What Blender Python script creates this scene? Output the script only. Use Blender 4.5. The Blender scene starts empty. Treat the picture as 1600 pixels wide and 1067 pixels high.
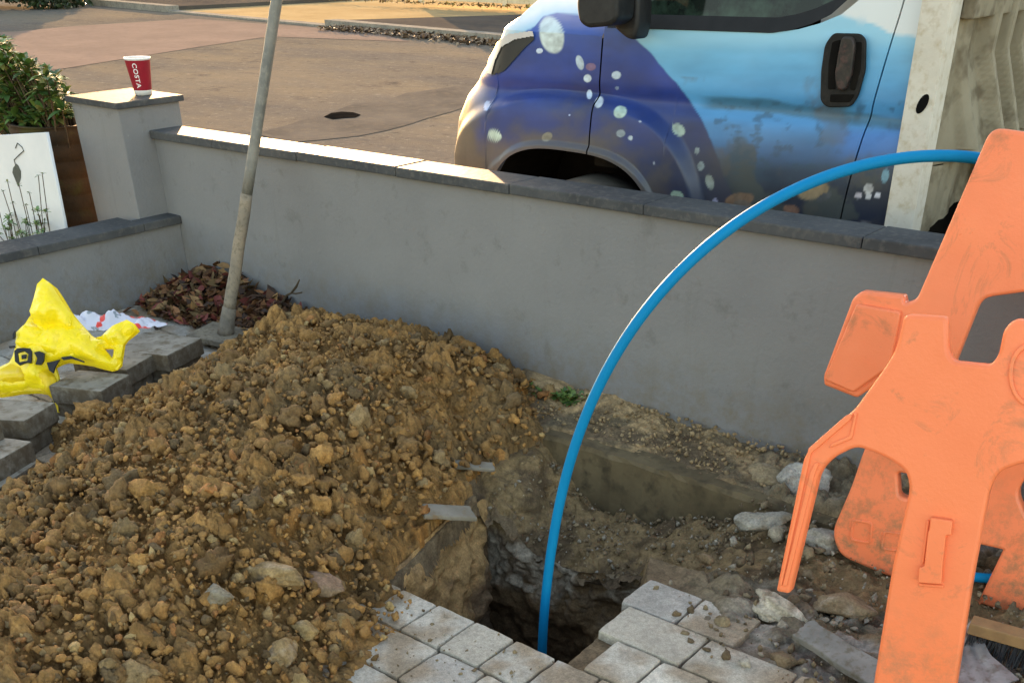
import bpy, bmesh, math, random
import numpy as np
from mathutils import Vector, Matrix
R = math.radians
SC = bpy.context.scene
COL = SC.collection
rng = np.random.default_rng(7)
random.seed(7)

# ------------------------------------------------------------------ camera
YAW, PITCH, CAMH, F, CX, CY = R(38.7), R(36.4), 1.6, 1600.0, 800.0, 1060.0
cam_d = bpy.data.cameras.new('camera'); cam = bpy.data.objects.new('camera', cam_d); COL.objects.link(cam)
cam_d.sensor_width = 36; cam_d.lens = 36.0 * F / 1600; cam_d.shift_y = (CY - 533.5) / 1600
cam_d.clip_start = .05; cam_d.clip_end = 2000
cam.location = (0, 0, CAMH); cam.rotation_euler = (math.pi / 2 - PITCH, 0, YAW)
SC.camera = cam
# ------------------------------------------------------------------ sky and sun
SUN_EL, SUN_AZ = R(7.6), math.atan2(.66, -.75)         # low sun, over the road, from the left
w = bpy.data.worlds.new('World'); SC.world = w; w.use_nodes = True
wn = w.node_tree.nodes; wl = w.node_tree.links
sky = wn.new('ShaderNodeTexSky'); sky.sky_type = 'NISHITA'; sky.sun_disc = False
sky.sun_elevation = SUN_EL; sky.sun_rotation = math.pi / 2 - SUN_AZ
sky.air_density = 1.0; sky.dust_density = 1.2; sky.ozone_density = .4
bg = wn['Background']; bg.inputs['Strength'].default_value = .15
hsv = wn.new('ShaderNodeHueSaturation'); hsv.inputs['Saturation'].default_value = 1.0
wl.new(sky.outputs[0], hsv.inputs['Color']); wbal = wn.new('ShaderNodeMix'); wbal.data_type = 'RGBA'; wbal.blend_type = 'MULTIPLY'; wbal.inputs[0].default_value = 1; wbal.inputs[7].default_value = (1.09, 1.0, .97, 1)   # the camera's warm white balance
wl.new(hsv.outputs[0], wbal.inputs[6]); wl.new(wbal.outputs[2], bg.inputs['Color'])
sd = bpy.data.lights.new('sun', 'SUN'); so = bpy.data.objects.new('sun', sd); COL.objects.link(so)
sd.energy = 5.0; sd.angle = R(.5); sd.color = (1, .64, .33)
sv = Vector((math.cos(SUN_AZ) * math.cos(SUN_EL), math.sin(SUN_AZ) * math.cos(SUN_EL), math.sin(SUN_EL)))
so.rotation_euler = sv.to_track_quat('Z', 'Y').to_euler(); so.location = sv * 50
vs = SC.view_settings; vs.view_transform = 'Standard'; vs.look = 'None'; vs.gamma = 1; vs.exposure = 2.56
SC.cycles.max_bounces = 6; SC.cycles.use_denoising = True

# ------------------------------------------------------------------ measuring: photo pixel -> world point on a known plane
_c, _s = math.cos(PITCH), math.sin(PITCH)
CAM = np.array([0, 0, CAMH])
EU = np.array([math.cos(YAW), math.sin(YAW), 0]); EV = np.array([-math.sin(YAW), math.cos(YAW), 0])
def ray(px, py):
    a, b = (px - CX) / F, -(py - CY) / F
    return EU * a + EV * (_c + _s * b) + np.array([0, 0, -_s + _c * b])
def G(px, py, z=0.):
    r = ray(px, py); return CAM + r * ((z - CAMH) / r[2])
def GY(px, py, y):
    r = ray(px, py); return CAM + r * (y / r[1])
def GX(px, py, x):
    r = ray(px, py); return CAM + r * (x / r[0])
def GP(px, py, p, n):
    r = ray(px, py); return CAM + r * (np.dot(np.array(p) - CAM, n) / np.dot(r, n))
def PJ(P):
    d = np.asarray(P, float) - CAM; u = d @ EU; v = d @ EV; z = d[..., 2]
    dep = v * _c - z * _s
    return CX + F * u / dep, CY - F * (v * _s + z * _c) / dep

# ------------------------------------------------------------------ numpy noise
def _h(ix, iy, iz, seed):
    n = (ix * 374761393 + iy * 668265263 + iz * 1274126177 + seed * 974711) & 0x7fffffff
    n = ((n ^ (n >> 13)) * 1274126177) & 0x7fffffff
    n = ((n ^ (n >> 15)) * 2246822519) & 0x7fffffff
    return ((n ^ (n >> 16)) & 0xffff) / 65535.0
def vnoise(P, f=1., seed=0):
    P = np.asarray(P, float) * f; i = np.floor(P).astype(np.int64); t = P - i; t = t * t * (3 - 2 * t)
    r = 0
    for a in (0, 1):
        for b in (0, 1):
            for c in (0, 1):
                r = r + _h(i[:, 0] + a, i[:, 1] + b, i[:, 2] + c, seed) * (t[:, 0] if a else 1 - t[:, 0]) * (t[:, 1] if b else 1 - t[:, 1]) * (t[:, 2] if c else 1 - t[:, 2])
    return r * 2 - 1
def fbm(P, f=1., o=4, seed=0, g=.5):
    r = 0; a = 1
    for k in range(o): r = r + a * vnoise(P, f, seed + k); f *= 2.03; a *= g
    return r
def worley(P, f, seed=0):          # 2D cells: distance to nearest point, id value
    Q = np.asarray(P, float)[:, :2] * f; i = np.floor(Q).astype(np.int64); z = np.zeros(len(Q), np.int64)
    best = np.full(len(Q), 9.); idv = np.zeros(len(Q))
    for a in (-1, 0, 1):
        for b in (-1, 0, 1):
            cx, cy = i[:, 0] + a, i[:, 1] + b
            px = cx + _h(cx, cy, z, seed); py = cy + _h(cx, cy, z + 1, seed)
            d = np.hypot(Q[:, 0] - px, Q[:, 1] - py); m = d < best
            best = np.where(m, d, best); idv = np.where(m, _h(cx, cy, z + 2, seed), idv)
    return best, idv
def sstep(a, b, x):
    t = np.clip((x - a) / (b - a), 0, 1); return t * t * (3 - 2 * t)

# ------------------------------------------------------------------ objects
def tag(o, label=None, cat=None, group=None, kind=None):
    if label: o['label'] = label
    if cat: o['category'] = cat
    if group: o['group'] = group
    if kind: o['kind'] = kind
    return o
def empty(name, loc, label, cat, group=None, rz=0):
    o = bpy.data.objects.new(name, None); COL.objects.link(o); o.location = loc; o.rotation_euler.z = rz
    o.empty_display_size = .1
    return tag(o, label, cat, group)
def link(name, me, mats, parent=None, smooth=False):
    for m in (mats if isinstance(mats, (list, tuple)) else [mats]): me.materials.append(m)
    if smooth and len(me.polygons): me.polygons.foreach_set('use_smooth', [True] * len(me.polygons))
    o = bpy.data.objects.new(name, me); COL.objects.link(o)
    if parent:
        o.parent = parent
        o.matrix_parent_inverse = wmat(parent).inverted()
    return o
def wmat(o):
    return wmat(o.parent) @ o.matrix_parent_inverse @ o.matrix_basis if o.parent else o.matrix_basis.copy()
def npmesh(name, V, Fq, mats, parent=None, smooth=True, col=None):
    V = np.asarray(V, np.float32); Fq = np.asarray(Fq, np.int32); k = Fq.shape[1]
    me = bpy.data.meshes.new(name)
    me.vertices.add(len(V)); me.vertices.foreach_set('co', V.ravel())
    me.loops.add(Fq.size); me.loops.foreach_set('vertex_index', Fq.ravel())
    me.polygons.add(len(Fq)); me.polygons.foreach_set('loop_start', np.arange(0, Fq.size, k, dtype=np.int32))
    if smooth: me.polygons.foreach_set('use_smooth', np.ones(len(Fq), bool))
    me.update(calc_edges=True)
    if col is not None:
        a = me.attributes.new('col', 'FLOAT_COLOR', 'POINT')
        c = np.ones((len(V), 4), np.float32); c[:, :3] = col; a.data.foreach_set('color', c.ravel())
    return link(name, me, mats, parent)
def grid(nx, ny):
    i = np.arange(nx * ny).reshape(ny, nx)
    return np.stack([i[:-1, :-1], i[:-1, 1:], i[1:, 1:], i[1:, :-1]], -1).reshape(-1, 4)

class MB:
    def __init__(s): s.v = []; s.f = []; s.m = []
    def add(s, v, f, m=0):
        k = len(s.v); s.v += [tuple(map(float, p)) for p in v]; s.f += [tuple(k + i for i in q) for q in f]; s.m += [m] * len(f); return s
    def box(s, x0, y0, z0, x1, y1, z1, m=0, M=None):
        v = [(x, y, z) for z in (z0, z1) for x, y in ((x0, y0), (x1, y0), (x1, y1), (x0, y1))]
        if M is not None: v = [tuple(M @ Vector(p)) for p in v]
        return s.add(v, [(3, 2, 1, 0), (4, 5, 6, 7), (0, 1, 5, 4), (1, 2, 6, 5), (2, 3, 7, 6), (3, 0, 4, 7)], m)
    def tube(s, pts, rad, n=12, m=0, cap=True):
        pts = [Vector(p) for p in pts]; N = len(pts); rad = rad if hasattr(rad, '__len__') else [rad] * N
        up = None; v = []
        for i, p in enumerate(pts):
            t = (pts[min(i + 1, N - 1)] - pts[max(i - 1, 0)]).normalized()
            if up is None: up = t.orthogonal().normalized()
            up = (up - t * up.dot(t)).normalized(); b = t.cross(up)
            for k in range(n):
                a = 2 * math.pi * k / n; v.append(p + (up * math.cos(a) + b * math.sin(a)) * rad[i])
        f = [(i * n + k, i * n + (k + 1) % n, (i + 1) * n + (k + 1) % n, (i + 1) * n + k) for i in range(N - 1) for k in range(n)]
        if cap: f += [tuple(reversed(range(n))), tuple((N - 1) * n + k for k in range(n))]
        return s.add(v, f, m)
    def lathe(s, prof, n=32, M=None, m=0):
        v = []; 
        for r, z in prof:
            for k in range(n):
                a = 2 * math.pi * k / n; p = Vector((r * math.cos(a), r * math.sin(a), z)); v.append(M @ p if M is not None else p)
        return s.add(v, [(i * n + k, i * n + (k + 1) % n, (i + 1) * n + (k + 1) % n, (i + 1) * n + k) for i in range(len(prof) - 1) for k in range(n)], m)
    def build(s, name, mats, parent=None, smooth=False, bevel=0, seg=2):
        me = bpy.data.meshes.new(name); me.from_pydata(s.v, [], s.f); me.polygons.foreach_set('material_index', s.m)
        if bevel:
            bm = bmesh.new(); bm.from_mesh(me)
            bmesh.ops.bevel(bm, geom=list(bm.edges), offset=bevel, segments=seg, affect='EDGES', profile=.6, clamp_overlap=True)
            bm.to_mesh(me); bm.free()
        me.update(); o = link(name, me, mats, parent, smooth); return o

def fillet(pts, r, n=5):
    out = []; N = len(pts)
    for i in range(N):
        p0, p, p1 = np.array(pts[i - 1][:2], float), np.array(pts[i][:2], float), np.array(pts[(i + 1) % N][:2], float)
        rr = pts[i][2] if len(pts[i]) > 2 else r
        a, b = p0 - p, p1 - p; la, lb = np.linalg.norm(a), np.linalg.norm(b); d = min(rr, la * .45, lb * .45)
        A, B = p + a / la * d, p + b / lb * d
        for k in range(n + 1):
            t = k / n; out.append(tuple((1 - t) ** 2 * A + 2 * t * (1 - t) * p + t * t * B))
    return out
def plate(name, outline, holes, depth, bevel, frame, mats, parent=None, smooth=False):
    """outline and holes in plane coordinates, given true thickness and rounded edges; frame = 4x4"""
    cu = bpy.data.curves.new(name, 'CURVE'); cu.dimensions = '2D'; cu.fill_mode = 'BOTH'
    cu.extrude = max(depth / 2 - bevel, 1e-4); cu.bevel_depth = bevel; cu.bevel_resolution = 2; cu.offset = -bevel
    for poly in [outline] + list(holes):
        sp = cu.splines.new('POLY'); sp.points.add(len(poly) - 1); sp.use_cyclic_u = True
        for q, p in zip(sp.points, poly): q.co = (p[0], p[1], 0, 1)
    t = bpy.data.objects.new('tmp', cu); COL.objects.link(t)
    dg = bpy.context.evaluated_depsgraph_get(); me = bpy.data.meshes.new_from_object(t.evaluated_get(dg))
    bpy.data.objects.remove(t); me.name = name; me.transform(frame)
    me.materials.clear()
    return link(name, me, mats, parent, smooth)
def frame_of(p, n, up=(0, 0, 1)):
    n = Vector(n).normalized(); x = Vector(up).cross(n).normalized(); y = n.cross(x)
    M = Matrix((x, y, n)).transposed().to_4x4(); M.translation = Vector(p); return M
def on_plane(pts, M):              # photo pixels -> 2D coordinates in that real plane
    p = np.array(M.translation); n = np.array(M.col[2][:3]); x = np.array(M.col[0][:3]); y = np.array(M.col[1][:3]); out = []
    for q in pts:
        d = GP(q[0], q[1], p, n) - p; out.append((d @ x, d @ y) + tuple(q[2:]))
    return out

# ------------------------------------------------------------------ materials
def nt(name, rough=.8, spec=.3):
    m = bpy.data.materials.new(name); m.use_nodes = True; t = m.node_tree; b = t.nodes['Principled BSDF']
    b.inputs['Roughness'].default_value = rough; b.inputs['Specular IOR Level'].default_value = spec
    return m, t, b
def N(t, kind, **kw):
    n = t.nodes.new('ShaderNode' + kind)
    for k, v in kw.items():
        if k in n.inputs: n.inputs[k].default_value = v
        else: setattr(n, k, v)
    return n
def mix(t, a, b, f, mode='MIX'):
    n = t.nodes.new('ShaderNodeMix'); n.data_type = 'RGBA'; n.blend_type = mode
    for i, x in ((6, a), (7, b), (0, f)):
        if hasattr(x, 'links'): t.links.new(x, n.inputs[i])
        elif i == 0: n.inputs[0].default_value = x
        else: n.inputs[i].default_value = (*x, 1)
    return n.outputs[2]
def ramp(t, src, a, b):
    n = N(t, 'MapRange'); n.inputs[1].default_value = a; n.inputs[2].default_value = b; t.links.new(src, n.inputs[0]); return n.outputs[0]
def noise(t, scale, detail=4, rough=.6, vec=None, dist=0):
    n = N(t, 'TexNoise', Scale=scale, Detail=detail, Roughness=rough, Distortion=dist)
    if vec is None:
        c = t.nodes.get('geo') or N(t, 'NewGeometry'); c.name = 'geo'; vec = c.outputs['Position']
    t.links.new(vec, n.inputs['Vector']); return n.outputs['Fac']
def bump(t, b, src, dist=.01, strength=.6, prev=None):
    n = N(t, 'Bump', Strength=strength, Distance=dist); t.links.new(src, n.inputs['Height'])
    if prev is not None: t.links.new(prev, n.inputs['Normal'])
    t.links.new(n.outputs[0], b.inputs['Normal']); return n.outputs[0]
def mottle(name, c1, c2, scale=6, c3=None, s3=60, a3=.5, rough=.85, bd=.004, bs=None, spec=.25, metal=0, bstr=.6):
    m, t, b = nt(name, rough, spec)
    c = mix(t, c1, c2, ramp(t, noise(t, scale), .35, .65))
    if c3: c = mix(t, c, c3, ramp(t, noise(t, s3, 3), .52, .72)) if a3 == 1 else mix(t, c, mix(t, c, c3, a3), ramp(t, noise(t, s3, 3), .5, .68))
    t.links.new(c, b.inputs['Base Color']); b.inputs['Metallic'].default_value = metal
    if bd: bump(t, b, noise(t, bs or s3, 6), bd, bstr)
    return m
def attr_mat(name, rough=.9, spec=.2, scales=((30, .35), (140, .35)), bd=((40, .01), (220, .004)), extra=None):
    m, t, b = nt(name, rough, spec)
    a = N(t, 'Attribute', attribute_name='col'); c = a.outputs['Color']
    for s_, amt in scales:
        g = N(t, 'MapRange'); g.inputs[1].default_value = .25; g.inputs[2].default_value = .75; g.inputs[3].default_value = 1 - amt; g.inputs[4].default_value = 1 + amt
        t.links.new(noise(t, s_, 4), g.inputs[0]); c2 = N(t, 'VectorMath', operation='SCALE'); t.links.new(c, c2.inputs[0]); t.links.new(g.outputs[0], c2.inputs['Scale']); c = c2.outputs[0]
    t.links.new(c, b.inputs['Base Color']); p = None
    for s_, d in bd: p = bump(t, b, noise(t, s_, 5), d, .7, p)
    return m

M_soil = attr_mat('soil', bd=((25, .012), (90, .008), (300, .003)))
M_render = None
def render_wall():
    m, t, b = nt('grey_masonry_paint', .75, .3)
    c = mix(t, (.182, .178, .178), (.222, .217, .214), ramp(t, noise(t, 1.6, 5), .3, .7))
    c = mix(t, c, (.135, .13, .122), ramp(t, noise(t, 9, 6, .7), .58, .78))
    sz = N(t, 'SeparateXYZ'); t.links.new(t.nodes['geo'].outputs['Position'], sz.inputs[0]); mm = N(t, 'Math', operation='MULTIPLY'); t.links.new(ramp(t, sz.outputs[2], .34, -.02), mm.inputs[0]); t.links.new(ramp(t, noise(t, 13, 6, .75), .42, .66), mm.inputs[1]); c = mix(t, c, (.17, .135, .085), mm.outputs[0])
    ms_ = N(t, 'Mapping'); ms_.inputs['Scale'].default_value = (16, 16, 1.1); t.links.new(t.nodes['geo'].outputs['Position'], ms_.inputs[0]); c = mix(t, c, (.145, .14, .13), ramp(t, noise(t, 1.0, 5, .7, ms_.outputs[0]), .60, 1.05))
    c = mix(t, c, (.24, .238, .235), ramp(t, noise(t, 45, 3), .66, .8))
    t.links.new(c, b.inputs['Base Color']); p = bump(t, b, noise(t, 60, 5), .006, .5); bump(t, b, noise(t, 5, 3), .012, .35, p)
    return m
M_wall = render_wall()
M_cope = mottle('dark_slate_coping', (.055, .056, .058), (.092, .092, .092), 3, (.14, .13, .115), 40, .5, .6, .003, spec=.02)
M_paver = attr_mat('grey_block_paver', .85, .25, ((9, .22), (70, .25), (260, .3)), ((60, .004), (350, .003)))
M_block = mottle('loose_grey_block', (.19, .165, .125), (.30, .265, .215), 10, (.12, .09, .055), 24, .85, .9, .003, 120)
def dirty_sides(m):
    t = m.node_tree; b = t.nodes['Principled BSDF']; src = b.inputs['Base Color'].links[0].from_socket; sn = N(t, 'SeparateXYZ'); t.links.new(t.nodes['geo'].outputs['True Normal'], sn.inputs[0])
    mm = N(t, 'Math', operation='MULTIPLY'); t.links.new(ramp(t, sn.outputs[2], .7, .3), mm.inputs[0]); t.links.new(ramp(t, noise(t, 26, 6, .7), .15, .6), mm.inputs[1])
    t.links.new(mix(t, src, (.095, .07, .045), mm.outputs[0]), b.inputs['Base Color'])
dirty_sides(M_block)
M_orange = None
def orange(name, c1, c2, grime=.60):
    m, t, b = nt(name, .48, .4)
    c = mix(t, c1, c2, ramp(t, noise(t, 2.5, 4), .35, .65))
    sc = ramp(t, noise(t, 6, 9, .72, dist=1.2), grime, .8); c = mix(t, c, (.30, .13, .06), sc)
    g0 = t.nodes['geo']; sz = N(t, 'SeparateXYZ'); t.links.new(g0.outputs['Position'], sz.inputs[0]); mm = N(t, 'Math', operation='MULTIPLY'); t.links.new(ramp(t, sz.outputs[2], .42, .02), mm.inputs[0]); t.links.new(ramp(t, noise(t, 17, 7, .75), .46, .66), mm.inputs[1]); c = mix(t, c, (.26, .15, .075), mm.outputs[0])
    st = N(t, 'Mapping'); st.inputs['Scale'].default_value = (30, 30, 4); g = t.nodes['geo']; t.links.new(g.outputs['Position'], st.inputs[0])
    c = mix(t, c, (.42, .13, .05), ramp(t, noise(t, 2.0, 5, .7, st.outputs[0]), .69, .8))
    t.links.new(c, b.inputs['Base Color']); bump(t, b, noise(t, 130, 4), .0015, .4)
    t.links.new(ramp(t, noise(t, 7, 4), -.2, 1.6), b.inputs['Roughness'])
    return m
M_orange = orange('orange_moulded_plastic', (.80, .19, .066), (.86, .215, .082), .56)
M_orange_b = orange('faded_orange_plastic', (.78, .185, .07), (.86, .225, .095), .55)
def pipe_mat():
    m, t, b = nt('blue_water_pipe', .55, .1)
    c = mix(t, (.002, .165, .36), (.005, .205, .42), noise(t, 12, 3)); c = mix(t, c, (.10, .16, .2), ramp(t, noise(t, 38, 6, .7), .66, .8))
    t.links.new(c, b.inputs['Base Color']); return m
M_pipe = pipe_mat()
M_black = mottle('black_plastic', (.008, .008, .009), (.02, .02, .02), 20, None, rough=.55, bd=.001, bs=200, spec=.35)
M_dark = mottle('dark_underbody', (.006, .006, .006), (.014, .012, .010), 5, None, rough=1, bd=0, spec=0)
M_white = mottle('white_panel_board', (.62, .63, .64), (.72, .72, .72), 3, None, rough=.6, bd=.001, bs=50)
M_leafb = attr_mat('fallen_leaf', .7, .3, ((60, .3),), ((120, .001),))
def leaf_mat(name):
    m, t, b = nt(name, .45, .4)
    a = N(t, 'Attribute', attribute_name='col'); t.links.new(a.outputs['Color'], b.inputs['Base Color'])
    b.inputs['Transmission Weight'].default_value = 0
    return m
M_leaf = leaf_mat('evergreen_leaf')
M_stem = mottle('brown_stem', (.05, .035, .02), (.09, .06, .035), 30, None, bd=.001, bs=100)
M_pot = mottle('mossy_brown_timber', (.055, .028, .012), (.025, .016, .008), 7, (.06, .05, .012), 6, .9, .85, .006, 30)
M_asph = None
def asphalt():
    m, t, b = nt('worn_asphalt', 1.0, .0)
    c = mix(t, (.104, .094, .083), (.148, .131, .110), ramp(t, noise(t, .35, 5), .3, .7))
    g = t.nodes['geo']; mp = N(t, 'Mapping'); mp.inputs['Rotation'].default_value = (0, 0, R(-10)); mp.inputs['Scale'].default_value = (.55, 1.1, 1); t.links.new(g.outputs['Position'], mp.inputs[0])
    c = mix(t, c, (.185, .152, .108), ramp(t, noise(t, .55, 6, .65, mp.outputs[0]), .40, .72))
    c = mix(t, c, (.055, .05, .05), ramp(t, noise(t, 1.3, 7, .75), .56, .74))
    c = mix(t, c, (.24, .215, .175), ramp(t, noise(t, 9, 8, .8), .54, .7)); c = mix(t, c, (.045, .04, .033), ramp(t, noise(t, 7, 8, .82), .56, .72))
    t.links.new(c, b.inputs['Base Color']); p = bump(t, b, noise(t, 90, 4), .006, .7); bump(t, b, noise(t, 3, 4), .02, .5, p)
    return m
M_asph = asphalt()
M_pink = mottle('sunlit_road_band', (.185, .145, .12), (.22, .17, .14), 1.2, (.155, .125, .10), 9, .5, .75, .005, 80, spec=.0)  # reddish band of sunlight across the road, put into the colour
M_patch = mottle('shaded_asphalt_tone', (.095, .085, .074), (.132, .117, .099), 1.6, (.16, .135, .10), 9, .5, .75, .006, 80, spec=.0)  # darker stretch of road, its shade put into the asphalt colour
M_pave = mottle('shaded_footway_asphalt', (.07, .062, .055), (.095, .082, .07), .8, (.12, .1, .07), 7, .5, .85, .006, 60, spec=.0)  # far pavement with its shade put into the dark colour
M_drive = mottle('sunlit_drive_tone', (.30, .22, .115), (.37, .28, .15), .9, (.28, .2, .1), 12, .5, .85, .006, 60, spec=.0)  # yellow sunlight on the far pavement, put into the colour
M_kerb = mottle('concrete_kerb', (.22, .2, .17), (.30, .27, .22), 4, (.13, .11, .09), 20, .6, .85, .005, 60, spec=.0)

# ------------------------------------------------------------------ ground sheet (one mesh, dug out at the hole, reaching the horizon)
def hole_depth(x, y):
    P = np.stack([x, y, np.zeros_like(x)], 1)
    wob = fbm(P, 9, 4, 3) * .022
    xl = np.interp(y, [1.83, 2.3, 2.75], [-1.97, -2.10, -2.25])
    xr = np.interp(y, [1.83, 2.05, 2.34, 2.5, 2.62], [-1.295, -1.315, -1.36, -1.45, -1.52])
    yb = 2.60 + wob
    inside = np.minimum(np.minimum(x - xl - wob * .5, xr - x + np.where(y > 2.3, wob, wob * .2)), np.minimum(y - 1.835, yb - y))
    z = -.12 * sstep(0, .02, inside)
    # ledge between the hole and the concrete beam
    xl2 = -2.27; 
    led = np.minimum(np.minimum(x - xl2 - wob, 3.085 - y), y - 2.5)
    slope = np.interp(x, [-2.3, -1.75, -1.45, -1.1], [-.24, -.2, -.10, -.02])
    lz = slope * sstep(0, .05, np.minimum(3.085 - y, np.minimum(y - 2.5, .05))) * sstep(-2.33, -1.92, x + wob * 2) - .06 * sstep(2.75, 2.6, y) * (x < -1.45)
    lz = lz + fbm(P, 16, 4, 5) * .022 * sstep(0, .05, led)
    return np.minimum(z, np.where(led > 0, lz, 0)), inside, led
def ground():
    xs = np.concatenate([[-260, -120, -60, -30, -15, -9, -6, -5], np.arange(-4.6, -2.4, .05), np.arange(-2.4, -1.2, .0034), np.arange(-1.2, .2, .0085), np.arange(.25, 1.5, .1), [3, 8, 20, 60, 160, 260]])
    ys = np.concatenate([[-80, -30, -10, -3, -1], np.arange(-.5, 1.5, .1), np.arange(1.5, 1.8, .02), np.arange(1.8, 2.72, .0034), np.arange(2.72, 3.42, .0075), [3.45, 3.5, 3.6, 4, 6, 12, 25, 60, 140, 300, 500]])
    X, Y = np.meshgrid(xs, ys); x, y = X.ravel(), Y.ravel(); n = len(x); P0 = np.stack([x, y, 0 * x], 1)
    hz, ins, led = hole_depth(x, y)
    near = (x > -5) & (x < 1) & (y > 0) & (y < 3.45)
    base = np.where(near, -.03, -.06)
    # rough dirt right of the hole and the sandy strip at the wall
    wr = sstep(-1.40, -1.15, x + .25 * (y - 2.6)) * sstep(2.08, 2.42, y + .42 * (x + 1.0) * (x > -1.0)) * near
    strip = sstep(3.02, 3.06, y) * near * (x > -2.7)
    w1, id1 = worley(P0 + .03 * np.stack([fbm(P0, 8, 2, 1), fbm(P0, 8, 2, 2), 0 * x], 1), 14, 2)
    w2, id2 = worley(P0, 34, 4)
    lump = .035 * (1 - w1) * (id1 > .45) + .014 * (1 - w2) + .018 * fbm(P0, 7, 5, 21)
    z = base + np.where(near, .03 * strip, 0) + wr * (.012 + lump) + strip * (.020 * fbm(P0, 6, 5, 31) + .012 * (1 - w2) + .05 * sstep(3.2, 3.4, y) * sstep(-1.3, -2.4, x))
    inner = hz < -.002
    z = np.where(inner, np.minimum(z, hz + base * .3), z)
    # sideways roughness of the dug faces
    V = np.stack([x, y, z], 1)
    steep = sstep(-.03, -.15, z) * near
    V[:, 0] += steep * fbm(np.stack([x * .3, y, z], 1), 12, 3, 11) * .026
    V[:, 1] += steep * fbm(np.stack([x, y * .3, z], 1), 12, 3, 12) * .026
    # colours: topsoil, clay, stony layer, dark bottom
    tan = np.array([.27, .165, .075]); clay = np.array([.30, .19, .095]); dk = np.array([.075, .05, .03]); grey = np.array([.20, .18, .155]); brn = np.array([.15, .105, .06]); sand = np.array([.34, .235, .12]); grn = np.array([.11, .10, .05])
    c = np.tile(brn, (n, 1))
    def put(col, f): c[:] = c * (1 - f[:, None]) + np.array(col) * f[:, None]
    f1 = fbm(np.stack([x, y, z * 2], 1), 6, 4, 41)
    put(sand, strip * sstep(-.3, .4, f1)); put([.13, .10, .06], strip * sstep(.2, .6, fbm(P0, 11, 4, 43)) * .8)
    put([.24, .21, .175], wr * sstep(-.1, .35, f1 + (id1 - .5) * .8) * sstep(-1.35, -1.05, x)); put([.14, .11, .075], wr * sstep(.1, .5, fbm(P0, 9, 4, 44)))
    put([.17, .135, .085], wr * sstep(-.95, -1.15, x) * sstep(-1.45, -1.3, x) * .9)
    h = inner.astype(float)
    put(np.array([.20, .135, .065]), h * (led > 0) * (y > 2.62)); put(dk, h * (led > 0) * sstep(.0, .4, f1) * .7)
    c *= (1 + (1 - steep) * (.25 * vnoise(V, 40, 3) + .15 * vnoise(V, 110, 4)) + steep * .25 * vnoise(V, 13, 3))[:, None]
    c = np.clip(c, .01, .6)
    Fq = grid(len(xs), len(ys)); Fq = Fq[(ins[Fq] < .012).any(1)]
    # dug walls: rings of the outline going down
    XL = lambda y_: np.interp(y_, [1.83, 2.3, 2.75], [-1.97, -2.10, -2.25]); XR = lambda y_: np.interp(y_, [1.83, 2.05, 2.34, 2.5, 2.62], [-1.295, -1.315, -1.36, -1.45, -1.52])
    ya, yb = 1.838, 2.60; yl = np.linspace(ya, yb, 150); xb = np.linspace(XL(yb), XR(yb), 130); xf = np.linspace(XR(ya), XL(ya), 100)
    O = np.concatenate([np.stack([XL(yl), yl], 1), np.stack([xb, 0 * xb + yb], 1)[1:], np.stack([XR(yl[::-1]), yl[::-1]], 1)[1:], np.stack([xf, 0 * xf + ya], 1)[1:-1]])
    side = np.concatenate([np.zeros(150), np.ones(129), np.full(149, 2), np.full(98, 3)]); m = len(O)
    T = np.roll(O, -1, 0) - np.roll(O, 1, 0); Nn = np.stack([T[:, 1], -T[:, 0]], 1); Nn /= np.linalg.norm(Nn, axis=1)[:, None]
    k = np.ones(9) / 9; Nn = np.stack([np.convolve(np.r_[Nn[-4:, a], Nn[:, a], Nn[:4, a]], k, 'valid') for a in (0, 1)], 1)
    zt = np.select([side == 0, side == 1, side == 2], [-.015 - .07 * sstep(2.3, 2.6, O[:, 1]), np.interp(O[:, 0], [-2.3, -1.75, -1.45, -1.1], [-.24, -.2, -.10, -.02]) * sstep(-2.33, -1.92, O[:, 0]) - .045, np.full(m, -.035)], -.062)
    zt = np.convolve(np.r_[zt[-6:], zt, zt[:6]], np.ones(13) / 13, 'valid'); nd = 130; rings, cols = [], []
    ztv = np.concatenate([zt * 0 + a for a in ()]) if False else zt
    for q in range(nd):
        t = q / (nd - 1); zz = ztv + (-.80 - ztv) * t; P3 = np.c_[O, zz]
        d = -.012 + .05 * t + ((.030 + .02 * (side == 0)) * fbm(P3, 7, 3, 51) + .012 * fbm(P3, 24, 3, 52)) * min(1, t * 8 + .15); sd_ = (side == 1)
        st = sstep(-.44, -.38, zz) * sstep(-.19, -.25, zz) * sd_; w1, i1 = worley(np.c_[O[:, 0] * .8 + O[:, 1], zz * 1.4, zz], 22, 6); w2, i2 = worley(np.c_[O[:, 0] * .8 + O[:, 1], zz * 1.4, zz], 48, 7)
        d = d + st * (.030 * (1 - w1) * i1 + .014 * (1 - w2) * i2 - .01); d = np.where(side == 3, np.abs(d) * .4 + .004, d); d = np.where(side == 2, d * .6, d)
        rings.append(np.c_[O + Nn * d[:, None], zz]); n1 = fbm(P3, 8, 3, 53); n2 = fbm(P3, 26, 3, 54)
        cc = np.tile(np.array([.14, .088, .043]), (m, 1))
        def pu(col, f): cc[:] = cc * (1 - f[:, None]) + np.array(col) * f[:, None]
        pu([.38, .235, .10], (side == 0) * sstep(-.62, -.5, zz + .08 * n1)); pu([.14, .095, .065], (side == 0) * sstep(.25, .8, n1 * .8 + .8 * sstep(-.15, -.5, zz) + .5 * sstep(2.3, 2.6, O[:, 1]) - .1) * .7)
        pu([.22, .15, .07], (side == 1) * sstep(-.24, -.18, zz)); pu([.29, .24, .175], st * sstep(-.6, .2, n1 + (i1 - .5))); pu([.11, .075, .045], st * sstep(.1, .5, n2) * .8)
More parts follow.
